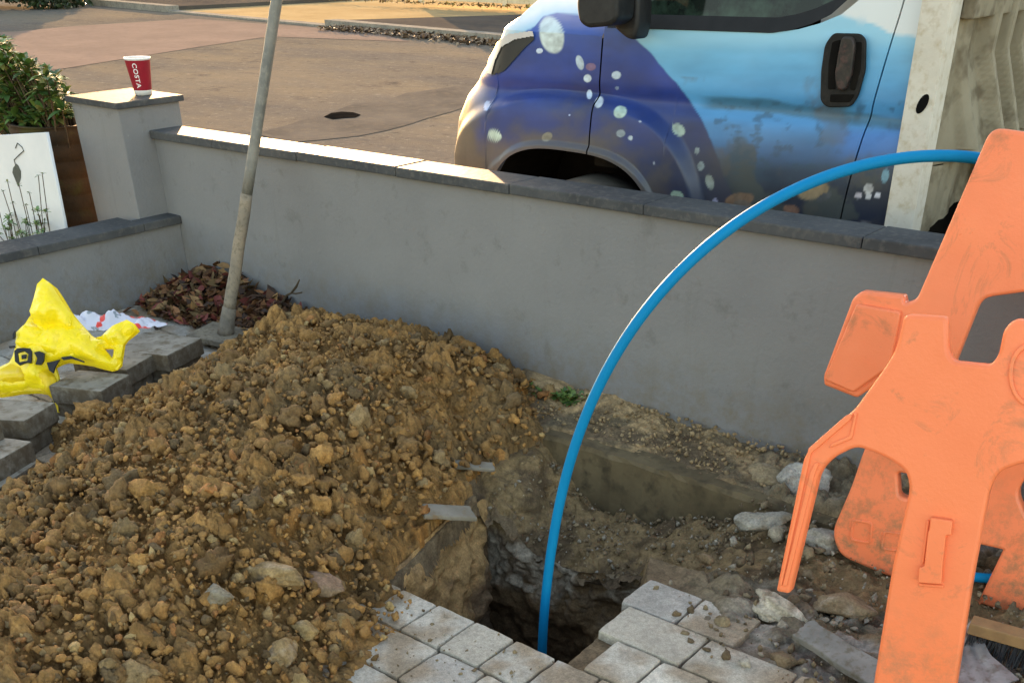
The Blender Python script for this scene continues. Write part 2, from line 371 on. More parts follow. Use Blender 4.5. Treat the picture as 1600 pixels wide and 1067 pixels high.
        pu([.24, .165, .08], (side == 2) * sstep(-.22, -.05, zz)); pu([.075, .045, .022], sstep(-.42, -.55, zz + .05 * n1) * (side > 0) * .9); pu([.07, .042, .02], sstep(-.58, -.70, zz) * .9)
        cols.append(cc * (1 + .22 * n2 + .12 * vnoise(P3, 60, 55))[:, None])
    ce = O.mean(0)
    for q in range(1, 9):
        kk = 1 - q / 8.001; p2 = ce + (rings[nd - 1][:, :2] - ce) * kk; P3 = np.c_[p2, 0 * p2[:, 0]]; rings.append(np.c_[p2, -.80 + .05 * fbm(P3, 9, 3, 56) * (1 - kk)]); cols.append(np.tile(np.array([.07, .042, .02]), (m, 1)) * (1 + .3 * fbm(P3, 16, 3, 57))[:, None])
    R_ = np.concatenate(rings); ii = np.arange(len(R_)).reshape(-1, m); jj = np.roll(ii, -1, 1)
    F2 = np.stack([ii[:-1], jj[:-1], jj[1:], ii[1:]], -1).reshape(-1, 4) + len(V)
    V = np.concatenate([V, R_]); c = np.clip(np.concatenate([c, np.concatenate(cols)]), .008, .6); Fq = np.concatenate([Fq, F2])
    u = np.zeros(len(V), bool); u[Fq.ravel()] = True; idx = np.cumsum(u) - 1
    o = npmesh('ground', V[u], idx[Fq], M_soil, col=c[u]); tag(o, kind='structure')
ground()

# road, footway, kerb beyond the garden wall
def sheet(name, pts, m, z, kind='structure', thick=None):
    ar = sum(pts[i - 1][0] * pts[i][1] - pts[i][0] * pts[i - 1][1] for i in range(len(pts)))
    pts = pts if ar > 0 else pts[::-1]
    mb = MB()
    if thick is None: mb.add([(p[0], p[1], z) for p in pts], [tuple(range(len(pts)))])
    else:
        n = len(pts); mb.add([(p[0], p[1], z - thick) for p in pts] + [(p[0], p[1], z) for p in pts], [tuple(range(n, 2 * n))] + [(i, (i + 1) % n, n + (i + 1) % n, n + i) for i in range(n)])
    return tag(mb.build(name, m), kind=kind)
sheet('road', [(-200, 3.57), (200, 3.57), (200, 160), (-200, 160)], M_asph, 0)
def wavy(a, b, n=14, amp=.05, seed=1):
    r = random.Random(seed); return [(a[0] + (b[0] - a[0]) * k / n + r.uniform(-amp, amp), a[1] + (b[1] - a[1]) * k / n + r.uniform(-amp, amp)) for k in range(n + 1)]
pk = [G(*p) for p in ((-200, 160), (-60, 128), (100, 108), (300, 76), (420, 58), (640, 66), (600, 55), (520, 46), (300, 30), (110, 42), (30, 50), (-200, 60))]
sheet('road_sunlit_strip', [(p[0], p[1]) for p in pk], M_pink, .004)
pt = [G(*p) for p in ((300, 132), (420, 100), (610, 92), (745, 118), (730, 150), (560, 160), (430, 172))]
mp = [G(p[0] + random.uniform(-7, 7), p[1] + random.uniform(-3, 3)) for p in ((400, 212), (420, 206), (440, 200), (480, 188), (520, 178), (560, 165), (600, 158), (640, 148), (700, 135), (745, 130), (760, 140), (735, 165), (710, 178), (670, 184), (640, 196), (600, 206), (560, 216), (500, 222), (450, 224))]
sheet('road_shade_patch', [(p[0], p[1]) for p in mp], M_patch, .004)
KA, KB = G(-120, -16)[:2], G(900, 80)[:2]
kd = (KB - KA) / np.linalg.norm(KB - KA); kn = np.array([-kd[1], kd[0]])
def kpt(px, off=0.):                # point along the far kerb under photo column px
    best = None
    for s_ in np.linspace(-60, 70, 2601):
        p = KA + kd * s_ + kn * off; x, y = PJ(np.array([p[0], p[1], 0.]))
        if best is None or abs(x - px) < best[0]: best = (abs(x - px), p)
    return best[1]
def kerb(name, a, b, h):
    p = [a, b, b + kn * .3, a + kn * .3]; return sheet(name, p, M_kerb, h, thick=h + .02)
kL, k1, k2, kR = KA - kd * 40, kpt(262), kpt(508), KB + kd * 60
kerb('kerb', kL, k1, .12); kerb('kerb', k2, kR, .12); kerb('kerb', k1, k2, .03)
sheet('footway', [kL + kn * .3, k1 + kn * .3, k1 + kn * 60, kL + kn * 60], M_pave, .10, thick=.15)
sheet('sunlit_drive', [k1 + kn * .3, k2 + kn * .3, kpt(640) + kn * 6.2, kpt(640) + kn * 60, k1 + kn * 60], M_drive, .028, thick=.1)
sheet('footway', [k2 + kn * .3, kR + kn * .3, kR + kn * 60, kpt(640) + kn * 60, kpt(640) + kn * 6.2], M_pave, .10, thick=.15)
def srgb(r, g, b, k=.77):
    f = lambda c: ((c / 255 + .055) / 1.055) ** 2.4 if c > 10 else c / 255 / 12.92
    return np.array([f(r), f(g), f(b)]) * k

# ------------------------------------------------------------------ laid block paving (one surface)
def block_verts(cx, cy, lx, ly, top, thick, rot=0, seed=0, chip=.0018):
    r = np.random.default_rng(seed); n = 8; per = []
    for (ax, ay), (bx, by) in zip(((-1, -1), (1, -1), (1, 1), (-1, 1)), ((1, -1), (1, 1), (-1, 1), (-1, -1))):
        for k in range(n):
            t = k / n; per.append(((ax + (bx - ax) * t) * lx / 2, (ay + (by - ay) * t) * ly / 2))
    per = np.array(per); m4 = 4 * n; nz_ = r.normal(0, chip, m4 * 3); nz_ = np.convolve(nz_, [.25, .5, .25], 'same')[m4:2 * m4] * 1.4
    L2 = np.array([lx / 2, ly / 2]); onx = np.abs(np.abs(per[:, 0]) - L2[0]) < 1e-6; ony = np.abs(np.abs(per[:, 1]) - L2[1]) < 1e-6
    per[onx, 0] *= 1 - np.abs(nz_[onx]) / L2[0]; per[ony, 1] *= 1 - np.abs(nz_[ony]) / L2[1]
    cor = np.arange(0, m4, n); per[cor] -= np.sign(per[cor]) * min(lx, ly) * .009
    ca, sa = math.cos(rot), math.sin(rot); M = np.array([[ca, sa], [-sa, ca]])
    rings = []
    for k, z in ((0, -thick), (0, -.005), (.0014, -.0012), (.004, 0), (.03, .0004)):
        q = per - np.sign(per) * np.minimum(k, np.abs(per) * .8); rings.append(np.concatenate([q @ M + [cx, cy], np.full((len(q), 1), top + z)], 1))
    rings[1][:, 2] -= np.abs(r.normal(0, .002, 4 * n))
    V = np.concatenate(rings + [np.array([[cx, cy, top]])]); m = 4 * n; Fq = []
    for a in range(4):
        for k in range(m): Fq.append((a * m + k, a * m + (k + 1) % m, (a + 1) * m + (k + 1) % m, (a + 1) * m + k))
    for k in range(m): Fq.append((4 * m + k, 4 * m + (k + 1) % m, 5 * m, 5 * m))
    return V, Fq
def paving():
    VV, FF, CC, k0 = [], [], [], 0
    r = random.Random(3)
    def lay(x0, x1, y0, y1, start, pitch, frac=0.):
        nonlocal k0
        x = start
        while x < x1:
            L = pitch
            if x + L > x0 + .03:
                a, b = max(x, x0), min(x + L, x1)
                if b - a > .05 and r.random() >= frac:
                    V, Fq = block_verts((a + b) / 2, (y0 + y1) / 2, b - a - .005, y1 - y0 - .006, r.uniform(-.003, .002), .06, r.uniform(-.008, .008), r.randrange(10 ** 6))
                    V[:, 2] += (V[:, 0] - V[:, 0].mean()) * r.uniform(-.015, .015) + (V[:, 1] - V[:, 1].mean()) * r.uniform(-.015, .015)
                    FF.extend([tuple(k0 + i for i in f) for f in Fq]); VV.append(V); k0 += len(V)
                    base = np.array(r.choice([(.43, .385, .315), (.475, .43, .355), (.38, .345, .295), (.44, .39, .31)])) * r.uniform(.86, 1.1)
                    P = V.copy(); d = fbm(P, 9, 4, 77); mud = sstep(.0, .7, d + .6 * sstep(-1.25, -.8, P[:, 0]) * sstep(1.85, 2.15, P[:, 1]) + .1 + .25 * sstep(-1.55, -1.75, P[:, 0]))
                    c = base * (1 - mud[:, None] * .7) + np.array([.22, .15, .08]) * mud[:, None] * .7
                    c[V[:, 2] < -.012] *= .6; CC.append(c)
            x += L
    edges = [1.847 - .172 * i for i in range(14)]
    for i in range(13):
        lay(-2.7, .9, edges[i + 1], edges[i], -1.465 - .144 * 12 + (0, .086, .03, .11)[i % 4], .144 if i % 2 == 0 else .168)
    lay(-1.243, .8, 1.847, 2.02, -1.243, .149); lay(-1.318, -.55, 2.02, 2.192, -1.318, .272, 0)
    lay(-1.355, -.97, 2.192, 2.364, -1.355, .19)
    for i in range(14):
        lay(-4.93, -3.3, .8 + .172 * i, .972 + .172 * i, -4.93 + (i % 2) * -.08, .2)
    # the triangles at the middle of each top share a vertex: give them as quads with a repeated corner removed
    V = np.concatenate(VV); me = bpy.data.meshes.new('paving'); me.from_pydata(V.tolist(), [], [f if f[2] != f[3] else f[:3] for f in FF]); me.update()
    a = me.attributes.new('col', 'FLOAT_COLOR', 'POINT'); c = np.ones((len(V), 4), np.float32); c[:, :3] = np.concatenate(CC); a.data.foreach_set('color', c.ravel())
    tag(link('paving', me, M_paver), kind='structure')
paving()

# ------------------------------------------------------------------ rendered garden walls with slate copings
SL = .0105                                     # the long wall climbs a little to the right
def shear(o, x0=-5.0):
    for v in o.data.vertices:
        if v.co.z > .2: v.co.z += (v.co.x - x0) * SL
def coping(name, root, segs, along, a0, a1, z0, z1, bev=.006, ends=None):
    for i, (s0, s1) in enumerate(segs):
        mb = MB(); dz = random.uniform(-.002, .002); da = random.uniform(-.004, .004)
        if along == 'x': mb.box(s0 + .0015, a0 + da, z0 + dz, s1 - .0015, a1 + da, z1 + dz)
        else: mb.box(a0 + da, s0 + .0015, z0 + dz, a1 + da, s1 - .0015, z1 + dz)
        o = mb.build('coping', M_cope, root, bevel=bev)
        if along == 'x': shear(o)
lw = empty('garden_wall', (-3, 3.48, 0), 'long grey rendered garden wall with slate coping running between dirt heap and parked truck', 'wall')
mb = MB(); mb.box(-5.05, 3.40, -.4, 1.6, 3.55, .722); o = mb.build('rendered_body', M_wall, lw); shear(o)
jx = [-5.048, -4.55, -3.95, -3.33, -2.72, -2.1, -1.28, -.66, -.04, .58, 1.2, 1.6]
coping('coping', lw, list(zip(jx[:-1], jx[1:])), 'x', 3.372, 3.567, .724, .762)
sw = empty('low_side_wall', (-5.05, 2.3, 0), 'low grey side wall with dark slate coping ending at the pillar foot', 'wall')
mb = MB(); mb.box(-5.12, .2, -.4, -4.962, 3.398, .330); mb.build('rendered_body', M_wall, sw)
jy = [.2, .8, 1.4, 1.98, 2.58, 3.17, 3.398]
coping('coping', sw, list(zip(jy[:-2], jy[1:-1])), 'y', -5.165, -4.938, .332, .372)
mb = MB(); mb.box(-5.047, 3.1715, .332, -4.938, 3.397, .372); mb.build('coping', M_cope, sw, bevel=.006)
pl = empty('gate_pillar', (-5.25, 3.4, 0), 'square grey rendered pillar with thin slate cap carrying the red cup', 'pillar')
mb = MB(); mb.box(-5.455, 3.225, -.3, -5.052, 3.585, .868); mb.build('rendered_shaft', M_wall, pl, bevel=.004)
mb = MB(); mb.box(-5.475, 3.205, .870, -5.032, 3.605, .897); mb.build('cap', M_cope, pl, bevel=.004)

# concrete footing beam across the back of the hole
M_beam = mottle('mossy_concrete', (.10, .073, .038), (.15, .112, .06), 6, (.06, .045, .025), 14, .9, .9, .006, 40)
mb = MB(); n = 30
rv = random.Random(5); A, B = np.array([-2.45, 3.01]), np.array([-1.05, 3.03])
for k in range(n + 1):
    t = k / n; p = A + (B - A) * t; j = lambda s: rv.uniform(-s, s)
    mb.v += [(p[0], p[1] + j(.004), -.36), (p[0], p[1] + j(.004), -.012 + j(.004)), (p[0], p[1] + .010 + j(.003), .002 + j(.004)), (p[0], p[1] + .10, .004 + j(.004)), (p[0], p[1] + .10, -.36)]
for k in range(n):
    for a in range(4): mb.f.append((k * 5 + a, (k + 1) * 5 + a, (k + 1) * 5 + a + 1, k * 5 + a + 1)[::-1]); mb.m.append(0)
tag(mb.build('footing_beam', M_beam), 'mossy concrete footing edge exposed across the back of the dug hole', 'footing')

# ------------------------------------------------------------------ rocks
def ico(sub):
    bm = bmesh.new(); bmesh.ops.create_icosphere(bm, subdivisions=sub, radius=1); V = np.array([v.co[:] for v in bm.verts]); Fq = np.array([[v.index for v in f.verts] for f in bm.faces]); bm.free(); return V, Fq
ICO = {1: ico(1), 2: ico(2), 3: ico(3), 4: ico(4)}
def rock(sub, seed, rough=.22, cuts=9, flat=.75):
    V, Fq = ICO[sub]; r = np.random.default_rng(seed); d = V.copy(); rad = 1 + rough * fbm(d + seed * 3.1, 1.4, 3, seed)
    for k in range(cuts):
        nn = r.normal(size=3); nn /= np.linalg.norm(nn); c = r.uniform(.62, .95); q = d @ nn
        rad = np.where(q > .05, np.minimum(rad, c / np.maximum(q, .05)), rad)
    rad = rad + (.05 * fbm(d + seed, 5, 3, seed + 5) if sub > 2 else 0)
    W = d * rad[:, None] * np.array([1, r.uniform(.7, 1), r.uniform(.5, 1) * flat / .75]); return W, Fq
def lumpy(sub, seed):                # crumbly clod: uneven, with broken faces
    V, Fq = rock(sub, seed, .35, 7); d = V / np.linalg.norm(V, axis=1)[:, None]
    return V * (1 + .45 * fbm(d + seed, 1.9, 3, seed + 1))[:, None], Fq
def rotm(r):
    q = r.normal(size=4); q /= np.linalg.norm(q); w_, x, y, z = q
    return np.array([[1 - 2 * (y * y + z * z), 2 * (x * y - z * w_), 2 * (x * z + y * w_)], [2 * (x * y + z * w_), 1 - 2 * (x * x + z * z), 2 * (y * z - x * w_)], [2 * (x * z - y * w_), 2 * (y * z + x * w_), 1 - 2 * (x * x + y * y)]])
def scatter(P, rad, cols, subs, seed, flat=.75):
    """many rocks as one mesh: returns V, F, C"""
    r = np.random.default_rng(seed); base = {s_: [lumpy(s_, 100 * s_ + k) for k in range(12)] for s_ in (1, 2, 3)}
    VV, FF, CC, k0 = [], [], [], 0
    for i in range(len(P)):
        V, Fq = base[subs[i]][r.integers(9)]; W = (V @ rotm(r).T) * rad[i] * r.uniform(.65, 1.4, 3) + P[i]
        VV.append(W); FF.append(Fq + k0); k0 += len(W); CC.append(np.tile(cols[i], (len(W), 1)))
    return np.concatenate(VV), np.concatenate(FF), np.concatenate(CC)

# ------------------------------------------------------------------ spoil heap
CP = [(420, 507, .20), (490, 500, .25), (560, 518, .26), (640, 530, .25), (700, 548, .22), (760, 590, .19), (800, 625, .13), (832, 655, .02),
      (330, 562, .13), (260, 597, .13), (180, 635, .12), (100, 655, .10), (50, 745, .04), (0, 775, .03), (300, 750, .29), (450, 650, .30), (600, 640, .26), (380, 560, .2),
      (250, 900, .24), (450, 800, .24), (100, 900, .22), (0, 1067, .20), (300, 1067, .12), (550, 740, .2), (650, 690, .15), (765, 700, .02), (700, 790, .035), (650, 850, .025),
      (598, 915, .03), (575, 990, .02), (535, 1067, .01), (430, 960, .13), (420, 1067, .08), (200, 780, .25), (20, 880, .16)]
C = np.array([G(*p) for p in CP])
C = np.vstack([C, [[-4.3, 3.0, -.06], [-4.0, 3.3, .02], [-3.5, 3.36, .10], [-3.0, 3.36, .12], [-2.6, 3.36, .05], [-2.3, 3.3, -.02], [-3.9, 2.6, -.05], [-3.75, 2.2, -.06], [-3.6, 1.7, -.05], [-3.5, 1.2, -.04],
                   [-3.3, .6, -.04], [-2.5, .0, -.06], [-1.5, .3, -.06], [-1.3, 1.0, -.06], [-1.6, .9, .01], [-1.6, 1.6, -.05], [-4.5, 1.5, -.15], [-5, 3, -.2], [-.5, 0, -.2], [-1.9, 2.3, -.03], [-2.05, 2.75, -.05], [-1.7, 1.9, -.05]]])
def tps(C):
    n = len(C); d = np.hypot(C[:, None, 0] - C[None, :, 0], C[:, None, 1] - C[None, :, 1]); K = np.where(d > 0, d * d * np.log(np.maximum(d, 1e-9)), 0) + np.eye(n) * .004
    Pm = np.c_[np.ones(n), C[:, :2]]; A = np.block([[K, Pm], [Pm.T, np.zeros((3, 3))]]); s_ = np.linalg.solve(A, np.r_[C[:, 2], 0, 0, 0])
    def f(x, y):
        out = s_[n] + s_[n + 1] * x + s_[n + 2] * y
        for k in range(n):
            d = np.hypot(x - C[k, 0], y - C[k, 1]); out = out + s_[k] * np.where(d > 0, d * d * np.log(np.maximum(d, 1e-9)), 0)
        return out
    return f
HF = tps(C)
def clodfield(P0, f, seed, fill):
    """rounded, tilted lumps in random cells"""
    Q = P0[:, :2] * f; i = np.floor(Q).astype(np.int64); z = np.zeros(len(Q), np.int64); out = np.zeros(len(Q)); idv = np.zeros(len(Q))
    for a in (-1, 0, 1):
        for b in (-1, 0, 1):
            cx, cy = i[:, 0] + a, i[:, 1] + b; h = lambda k: _h(cx, cy, z + k, seed)
            dx, dy = Q[:, 0] - cx - h(0), Q[:, 1] - cy - h(1); an = h(2) * 6.28; u, v = dx * np.cos(an) + dy * np.sin(an), -dx * np.sin(an) + dy * np.cos(an)
            r_ = .35 + .45 * h(3); q = (np.abs(u) / r_) ** 2.6 + (np.abs(v) / (r_ * (.55 + .4 * h(4)))) ** 2.6
            t = np.where(h(5) < fill, np.maximum(0, 1 - q) ** .45 * r_ * (1 + .5 * u), 0); m = t > out; out = np.where(m, t, out); idv = np.where(m, h(6) + .001, idv)
    return out / f, idv
def heap():
    st = .0062
    xs = np.arange(-4.15, -1.25, st); ys = np.arange(.2, 3.39, st); X, Y = np.meshgrid(xs, ys); x, y = X.ravel(), Y.ravel(); P0 = np.stack([x, y, 0 * x], 1)
    h = HF(x, y); Pw = P0 + .018 * np.stack([fbm(P0, 14, 3, 61), fbm(P0, 14, 3, 62), 0 * x], 1)
    l1, i1 = clodfield(Pw, 8, 1, .45); l2, i2 = clodfield(Pw, 17, 2, .75); l3, i3 = clodfield(Pw + .004 * np.stack([fbm(P0, 60, 2, 68), fbm(P0, 60, 2, 69), 0 * x], 1), 36, 3, .9); l4, i4 = clodfield(Pw, 70, 4, .9)
    l = .62 * l1 + .85 * l2 + 1.05 * l3 + 1.1 * l4 + .020 * fbm(P0, 4, 4, 63) + .008 * fbm(P0, 45, 4, 70) - .070
    z = h + l * sstep(-.03, .08, h)
    hz, ins, led = hole_depth(x, y); z = np.where((ins > -.012) | (led > .0), np.minimum(z, -.08), z)
    V = np.stack([x, y, z], 1); V[:, :2] += .006 * np.stack([fbm(V, 30, 2, 64), fbm(V, 30, 2, 65)], 1)
    A_ = np.array([.30, .17, .062]); B_ = np.array([.15, .09, .038]); D_ = np.array([.23, .155, .075]); O_ = np.array([.36, .17, .045])
    f = sstep(-.5, .5, fbm(P0, 3, 4, 66) + (i2 - .5) * .8 + (i3 - .5) * .7); c = A_ * (1 - f[:, None]) + B_ * f[:, None]
    g = sstep(.1, .5, fbm(P0, 2.2, 4, 67)); c = c * (1 - .5 * g[:, None]) + D_ * .5 * g[:, None]
    g = (i2 > .9) * .6; c = c * (1 - g[:, None]) + O_ * g[:, None]
    c *= (.78 + .3 * i3 + .25 * i4)[:, None]
    Fq = grid(len(xs), len(ys)); keep = (z[Fq] > -.02).any(1); Fq = Fq[keep]
    # clods
    n = 9000; px = rng.uniform(-4.1, -1.4, n * 3); py = rng.uniform(.3, 3.36, n * 3); hh = HF(px, py); _, ins, _ = hole_depth(px, py)
    near = 1 / (px ** 2 + py ** 2 + 1.8) * 8
    ok = (hh > -.012) & (ins < -.03) & (rng.random(n * 3) < np.clip(near, 0, 1)) & ((hh > .02) | (rng.random(n * 3) < .35))
    px, py, hh = px[ok][:n], py[ok][:n], hh[ok][:n]; m = len(px)
    rad = .005 + .009 * rng.power(.6, m); big = rng.random(m) < .15; rad = np.where(big, rng.uniform(.013, .026, m), rad); big2 = rng.random(m) < .016; rad = np.where(big2, rng.uniform(.026, .046, m), rad)
    rad = np.where(hh < .02, np.minimum(rad, .014), rad)
    P = np.stack([px, py, np.maximum(hh, 0) + rad * -.15 + .011 + rng.normal(0, .003, m)], 1)
    pal = np.array([[.32, .18, .066], [.25, .145, .055], [.19, .115, .05], [.26, .18, .09], [.38, .21, .07], [.14, .095, .05], [.40, .28, .13], [.30, .145, .055]])
    cols = pal[rng.choice(8, m, p=[.27, .24, .17, .08, .11, .06, .03, .04])] * rng.uniform(.75, 1.1, (m, 1))
    subs = np.where(rad > .026, 3, np.where(rad > .0115, 2, 1))
    V2, F2, C2 = scatter(P, rad, cols, subs, 5)
    tri = np.concatenate([Fq[:, [0, 1, 2]], Fq[:, [0, 2, 3]]])
    Vs = np.concatenate([V, V2]); Cs = np.clip(np.concatenate([c, C2]) * np.array([.98, .94, .86]), .008, .6)
    used = np.zeros(len(Vs), bool); Fa = np.concatenate([tri, F2 + len(V)]); used[Fa.ravel()] = True; idx = np.cumsum(used) - 1
    o = npmesh('spoil_heap', Vs[used], idx[Fa], M_soil, col=Cs[used], smooth=False)
    tag(o, 'heap of loose brown clay soil and clods beside the dug hole', 'soil heap', kind='stuff')
heap()
def crumbs():   # loose crumbs over the right-hand dirt, paving and sandy strip
    n = 3200; px = rng.uniform(-1.5, .1, n); py = rng.uniform(1.9, 3.38, n)
    w_ = sstep(-1.40, -1.15, px + .25 * (py - 2.6)) * sstep(2.0, 2.42, py + .42 * (px + 1.0) * (px > -1.0)); ok = rng.random(n) < w_ * .95 + .03; px, py = px[ok], py[ok]
    qx = rng.uniform(-2.6, -1.2, 900); qy = rng.uniform(3.12, 3.39, 900); rx = rng.uniform(-1.95, -1.3, 260); ry = rng.uniform(1.2, 1.83, 260)
    sx = rng.uniform(-2.2, -1.3, 700); sy = rng.uniform(2.6, 3.03, 700)
    _, ins, _ = hole_depth(px, py); k = ins < -.01; px, py = px[k], py[k]
    hz, _, _ = hole_depth(sx, sy)
    P = np.concatenate([np.stack([px, py, np.full(len(px), .002)], 1), np.stack([qx, qy, .012 + .04 * sstep(3.2, 3.4, qy)], 1), np.stack([rx, ry, np.full(260, .002)], 1), np.stack([sx, sy, hz + .0], 1)]); m = len(P)
    rad = .003 + .010 * rng.power(.4, m); rad[:len(px)] = np.where(rng.random(len(px)) < .10, rng.uniform(.014, .026, len(px)), rad[:len(px)]); rad[len(px) + 900:len(px) + 1160] *= .55
    pal = np.array([[.26, .22, .16], [.32, .28, .22], [.17, .12, .07], [.22, .165, .095], [.12, .085, .05]]); cols = pal[rng.choice(5, m, p=[.16, .07, .31, .28, .18])]
    s_ = slice(len(px), len(px) + 900); cols[s_] = np.array([.33, .235, .125]) * rng.uniform(.6, 1.1, (900, 1))
    V, Fq, Cc = scatter(P, rad, cols, np.where(rad > .013, 2, 1), 9)
    tag(npmesh('loose_rubble', V, Fq, M_soil, col=Cc, smooth=False), 'loose rubble crumbs and grit scattered over the dug ground', 'rubble', kind='stuff')
crumbs()
def stone(name, px, py, z, wpx, label, cat, col, seed, asp=(1, .7, .55), rz=0, sub=4, cuts=12, rough=.22):
    p = G(px, py, z); d = abs((p - CAM) @ (EV * _c - np.array([0, 0, _s]))); r = wpx / F * d / 2
    V, Fq = rock(sub, seed, rough, cuts); V = V * np.array(asp) * r; V += (fbm(V, 40, 4, seed) * .0035)[:, None] * V / r
    ca, sa = math.cos(rz), math.sin(rz); V = V @ np.array([[ca, sa, 0], [-sa, ca, 0], [0, 0, 1]])
    c = np.array(col) * (1 + .25 * fbm(V + p, 12, 4, seed))[:, None] + .06 * sstep(.2, .7, fbm(V, 25, 3, seed))[:, None]; mu = sstep(-.1, .5, fbm(V + p, 22, 4, seed + 3) - V[:, 2] / r * .6)[:, None] * .75; c = c * (1 - mu) + np.array([.19, .135, .08]) * mu
    V[:, 2] -= V[:, 2].min() * .5; o = npmesh(name, V, Fq, M_soil, col=np.clip(c, .02, .6)); o.location = p
    return tag(o, label, cat)
stone('rock', 1203, 752, .0, 82, 'flat tan stone lying against the wall foot right of the hole', 'stone', (.25, .19, .11), 3, (1, .8, .5), -.5)
stone('concrete_chunk', 1258, 768, .0, 84, 'white crumbly concrete chunk by the wall behind thin orange strut', 'rubble chunk', (.38, .35, .30), 14, (1, .75, .85), .3, rough=.4)
stone('concrete_chunk', 1222, 960, .0, 112, 'pale jagged concrete chunk just below the tip of orange strut', 'rubble chunk', (.38, .33, .25), 25, (1, .55, .6), -.3, rough=.5)
stone('rock', 1312, 955, .0, 105, 'brown rounded rock between pale chunk and main orange leg', 'stone', (.20, .145, .085), 31, (1, .75, .6), .4)
stone('concrete_chunk', 1190, 822, -.01, 80, 'dusty broken concrete lump left of thin orange strut', 'rubble chunk', (.27, .24, .19), 42, (1, .8, .8), .8, rough=.4)
stone('concrete_chunk', 1290, 850, -.01, 80, 'grey concrete lump right of thin orange strut', 'rubble chunk', (.25, .22, .175), 47, (1, .8, .8), .2, rough=.4)
stone('soil_clod', 425, 905, .17, 118, 'biggest tan clay clod on the lower right of the heap', 'clod', (.30, .20, .09), 51, (1, .5, .45), .5, rough=.35)
stone('soil_clod', 505, 918, .10, 76, 'reddish clay clod right beside the biggest tan clod', 'clod', (.24, .15, .095), 57, (1, .8, .6), .2)
stone('soil_clod', 478, 990, .08, 62, 'round yellow-brown clod near the bottom of the heap by the pavers', 'clod', (.31, .21, .09), 63, (1, .8, .8), 0)
stone('soil_clod', 530, 980, .05, 56, 'second round yellow-brown clod lying nearest the paving', 'clod', (.28, .18, .075), 65, (1, .9, .75), 1)
stone('soil_clod', 440, 1030, .08, 66, 'ochre clod at the bottom edge of the heap', 'clod', (.30, .2, .09), 68, (1, .9, .8), 2)
stone('soil_clod', 340, 935, .2, 60, 'greyish clod half buried left of the biggest tan clod', 'clod', (.23, .19, .13), 70, (1, .8, .7), 0)
stone('soil_clod', 327, 768, .3, 34, 'small rusty orange clod in the middle of the heap', 'clod', (.36, .16, .05), 73, (1, .9, .8), 0)
def slab(px, py, z, size, rz, label, tilt=(0, 0), col=M_block):
    V, Fq = block_verts(0, 0, size[0], size[1], 0, size[2], 0, int(px * 7 + py), .004)
    me = bpy.data.meshes.new('stone_slab'); me.from_pydata(V.tolist(), [], [f if f[2] != f[3] else f[:3] for f in Fq]); o = link('stone_slab', me, col)
    o.location = G(px, py, z); o.rotation_euler = (tilt[0], tilt[1], rz); return tag(o, label, 'slab')
M_slate = mottle('grey_slate', (.19, .165, .125), (.25, .22, .175), 12, (.20, .13, .065), 30, .7, .9, .004)
slab(700, 797, .045, (.19, .085, .014), R(60), 'flat grey slate piece on clay edge of the hole', (.10, .22), M_slate)
slab(738, 724, .03, (.17, .06, .012), R(52), 'narrow dark slate piece higher up by the hole back corner', (.10, .2), M_slate)
slab(1318, 1018, .05, (.28, .085, .022), R(-12), 'long grey flat slab leaning on dirt left of the main orange leg', (.30, .1), mottle('grey_flagstone', (.15, .14, .125), (.22, .205, .185), 12, (.12, .1, .07), 45, .8, .9, .005))

# ------------------------------------------------------------------ stacked loose blocks
def loose(front, right, L, top, label, seed, thick=.068):
    f, r_ = np.array(front), np.array(right); e2 = r_ - f; W_ = np.linalg.norm(e2); e2 = e2 / W_; e1 = np.array([-e2[1], e2[0]]); c = f + e1 * L / 2 + e2 * W_ / 2
    V, Fq = block_verts(0, 0, W_, L, 0, thick, 0, seed, .003)
    me = bpy.data.meshes.new('paving_block'); me.from_pydata(V.tolist(), [], [q if q[2] != q[3] else q[:3] for q in Fq]); me.shade_flat()
    o = link('paving_block', me, M_block); o.location = (c[0], c[1], top); o.rotation_euler = (random.uniform(-.03, .03), random.uniform(-.03, .03), math.atan2(e2[1], e2[0]))
    return tag(o, label, 'block', 'loose paving blocks stacked by the side wall')
loose((-3.791, 2.419), (-3.874, 2.668), .31, .135, 'upper loose grey block nearest the leaf pile, at the far end', 1)
loose((-3.815, 2.43), (-3.885, 2.655), .29, .066, 'lower loose grey block under the far end of the row', 2, .064)
loose((-3.800, 2.225), (-3.865, 2.405), .27, .135, 'upper loose grey block second from the far end', 3)
loose((-3.83, 2.22), (-3.89, 2.40), .25, .066, 'lower loose grey block second from the far end', 4, .064)
loose((-3.658, 2.015), (-3.731, 2.200), .25, .135, 'upper loose block right under the yellow bag front', 5)
loose((-3.69, 2.02), (-3.75, 2.19), .25, .066, 'lower loose block hidden mostly by soil under bag front', 6, .064)
loose((-3.612, 1.665), (-3.700, 1.845), .27, .135, 'upper loose block left of the yellow bag dangling corner', 7)
loose((-3.63, 1.675), (-3.705, 1.84), .27, .066, 'lower loose block left of the yellow bag dangling corner', 8, .064)
loose((-3.40, 1.40), (-3.49, 1.62), .30, .115, 'nearest loose block at the left edge of the photo', 9, .07)
loose((-3.37, 1.40), (-3.46, 1.60), .28, .043, 'block beneath nearest one at left edge of photo', 10, .06)
o = loose((-3.52, 1.40), (-3.585, 1.57), .10, .20, 'block standing on edge on top of the nearest block', 11, .083)

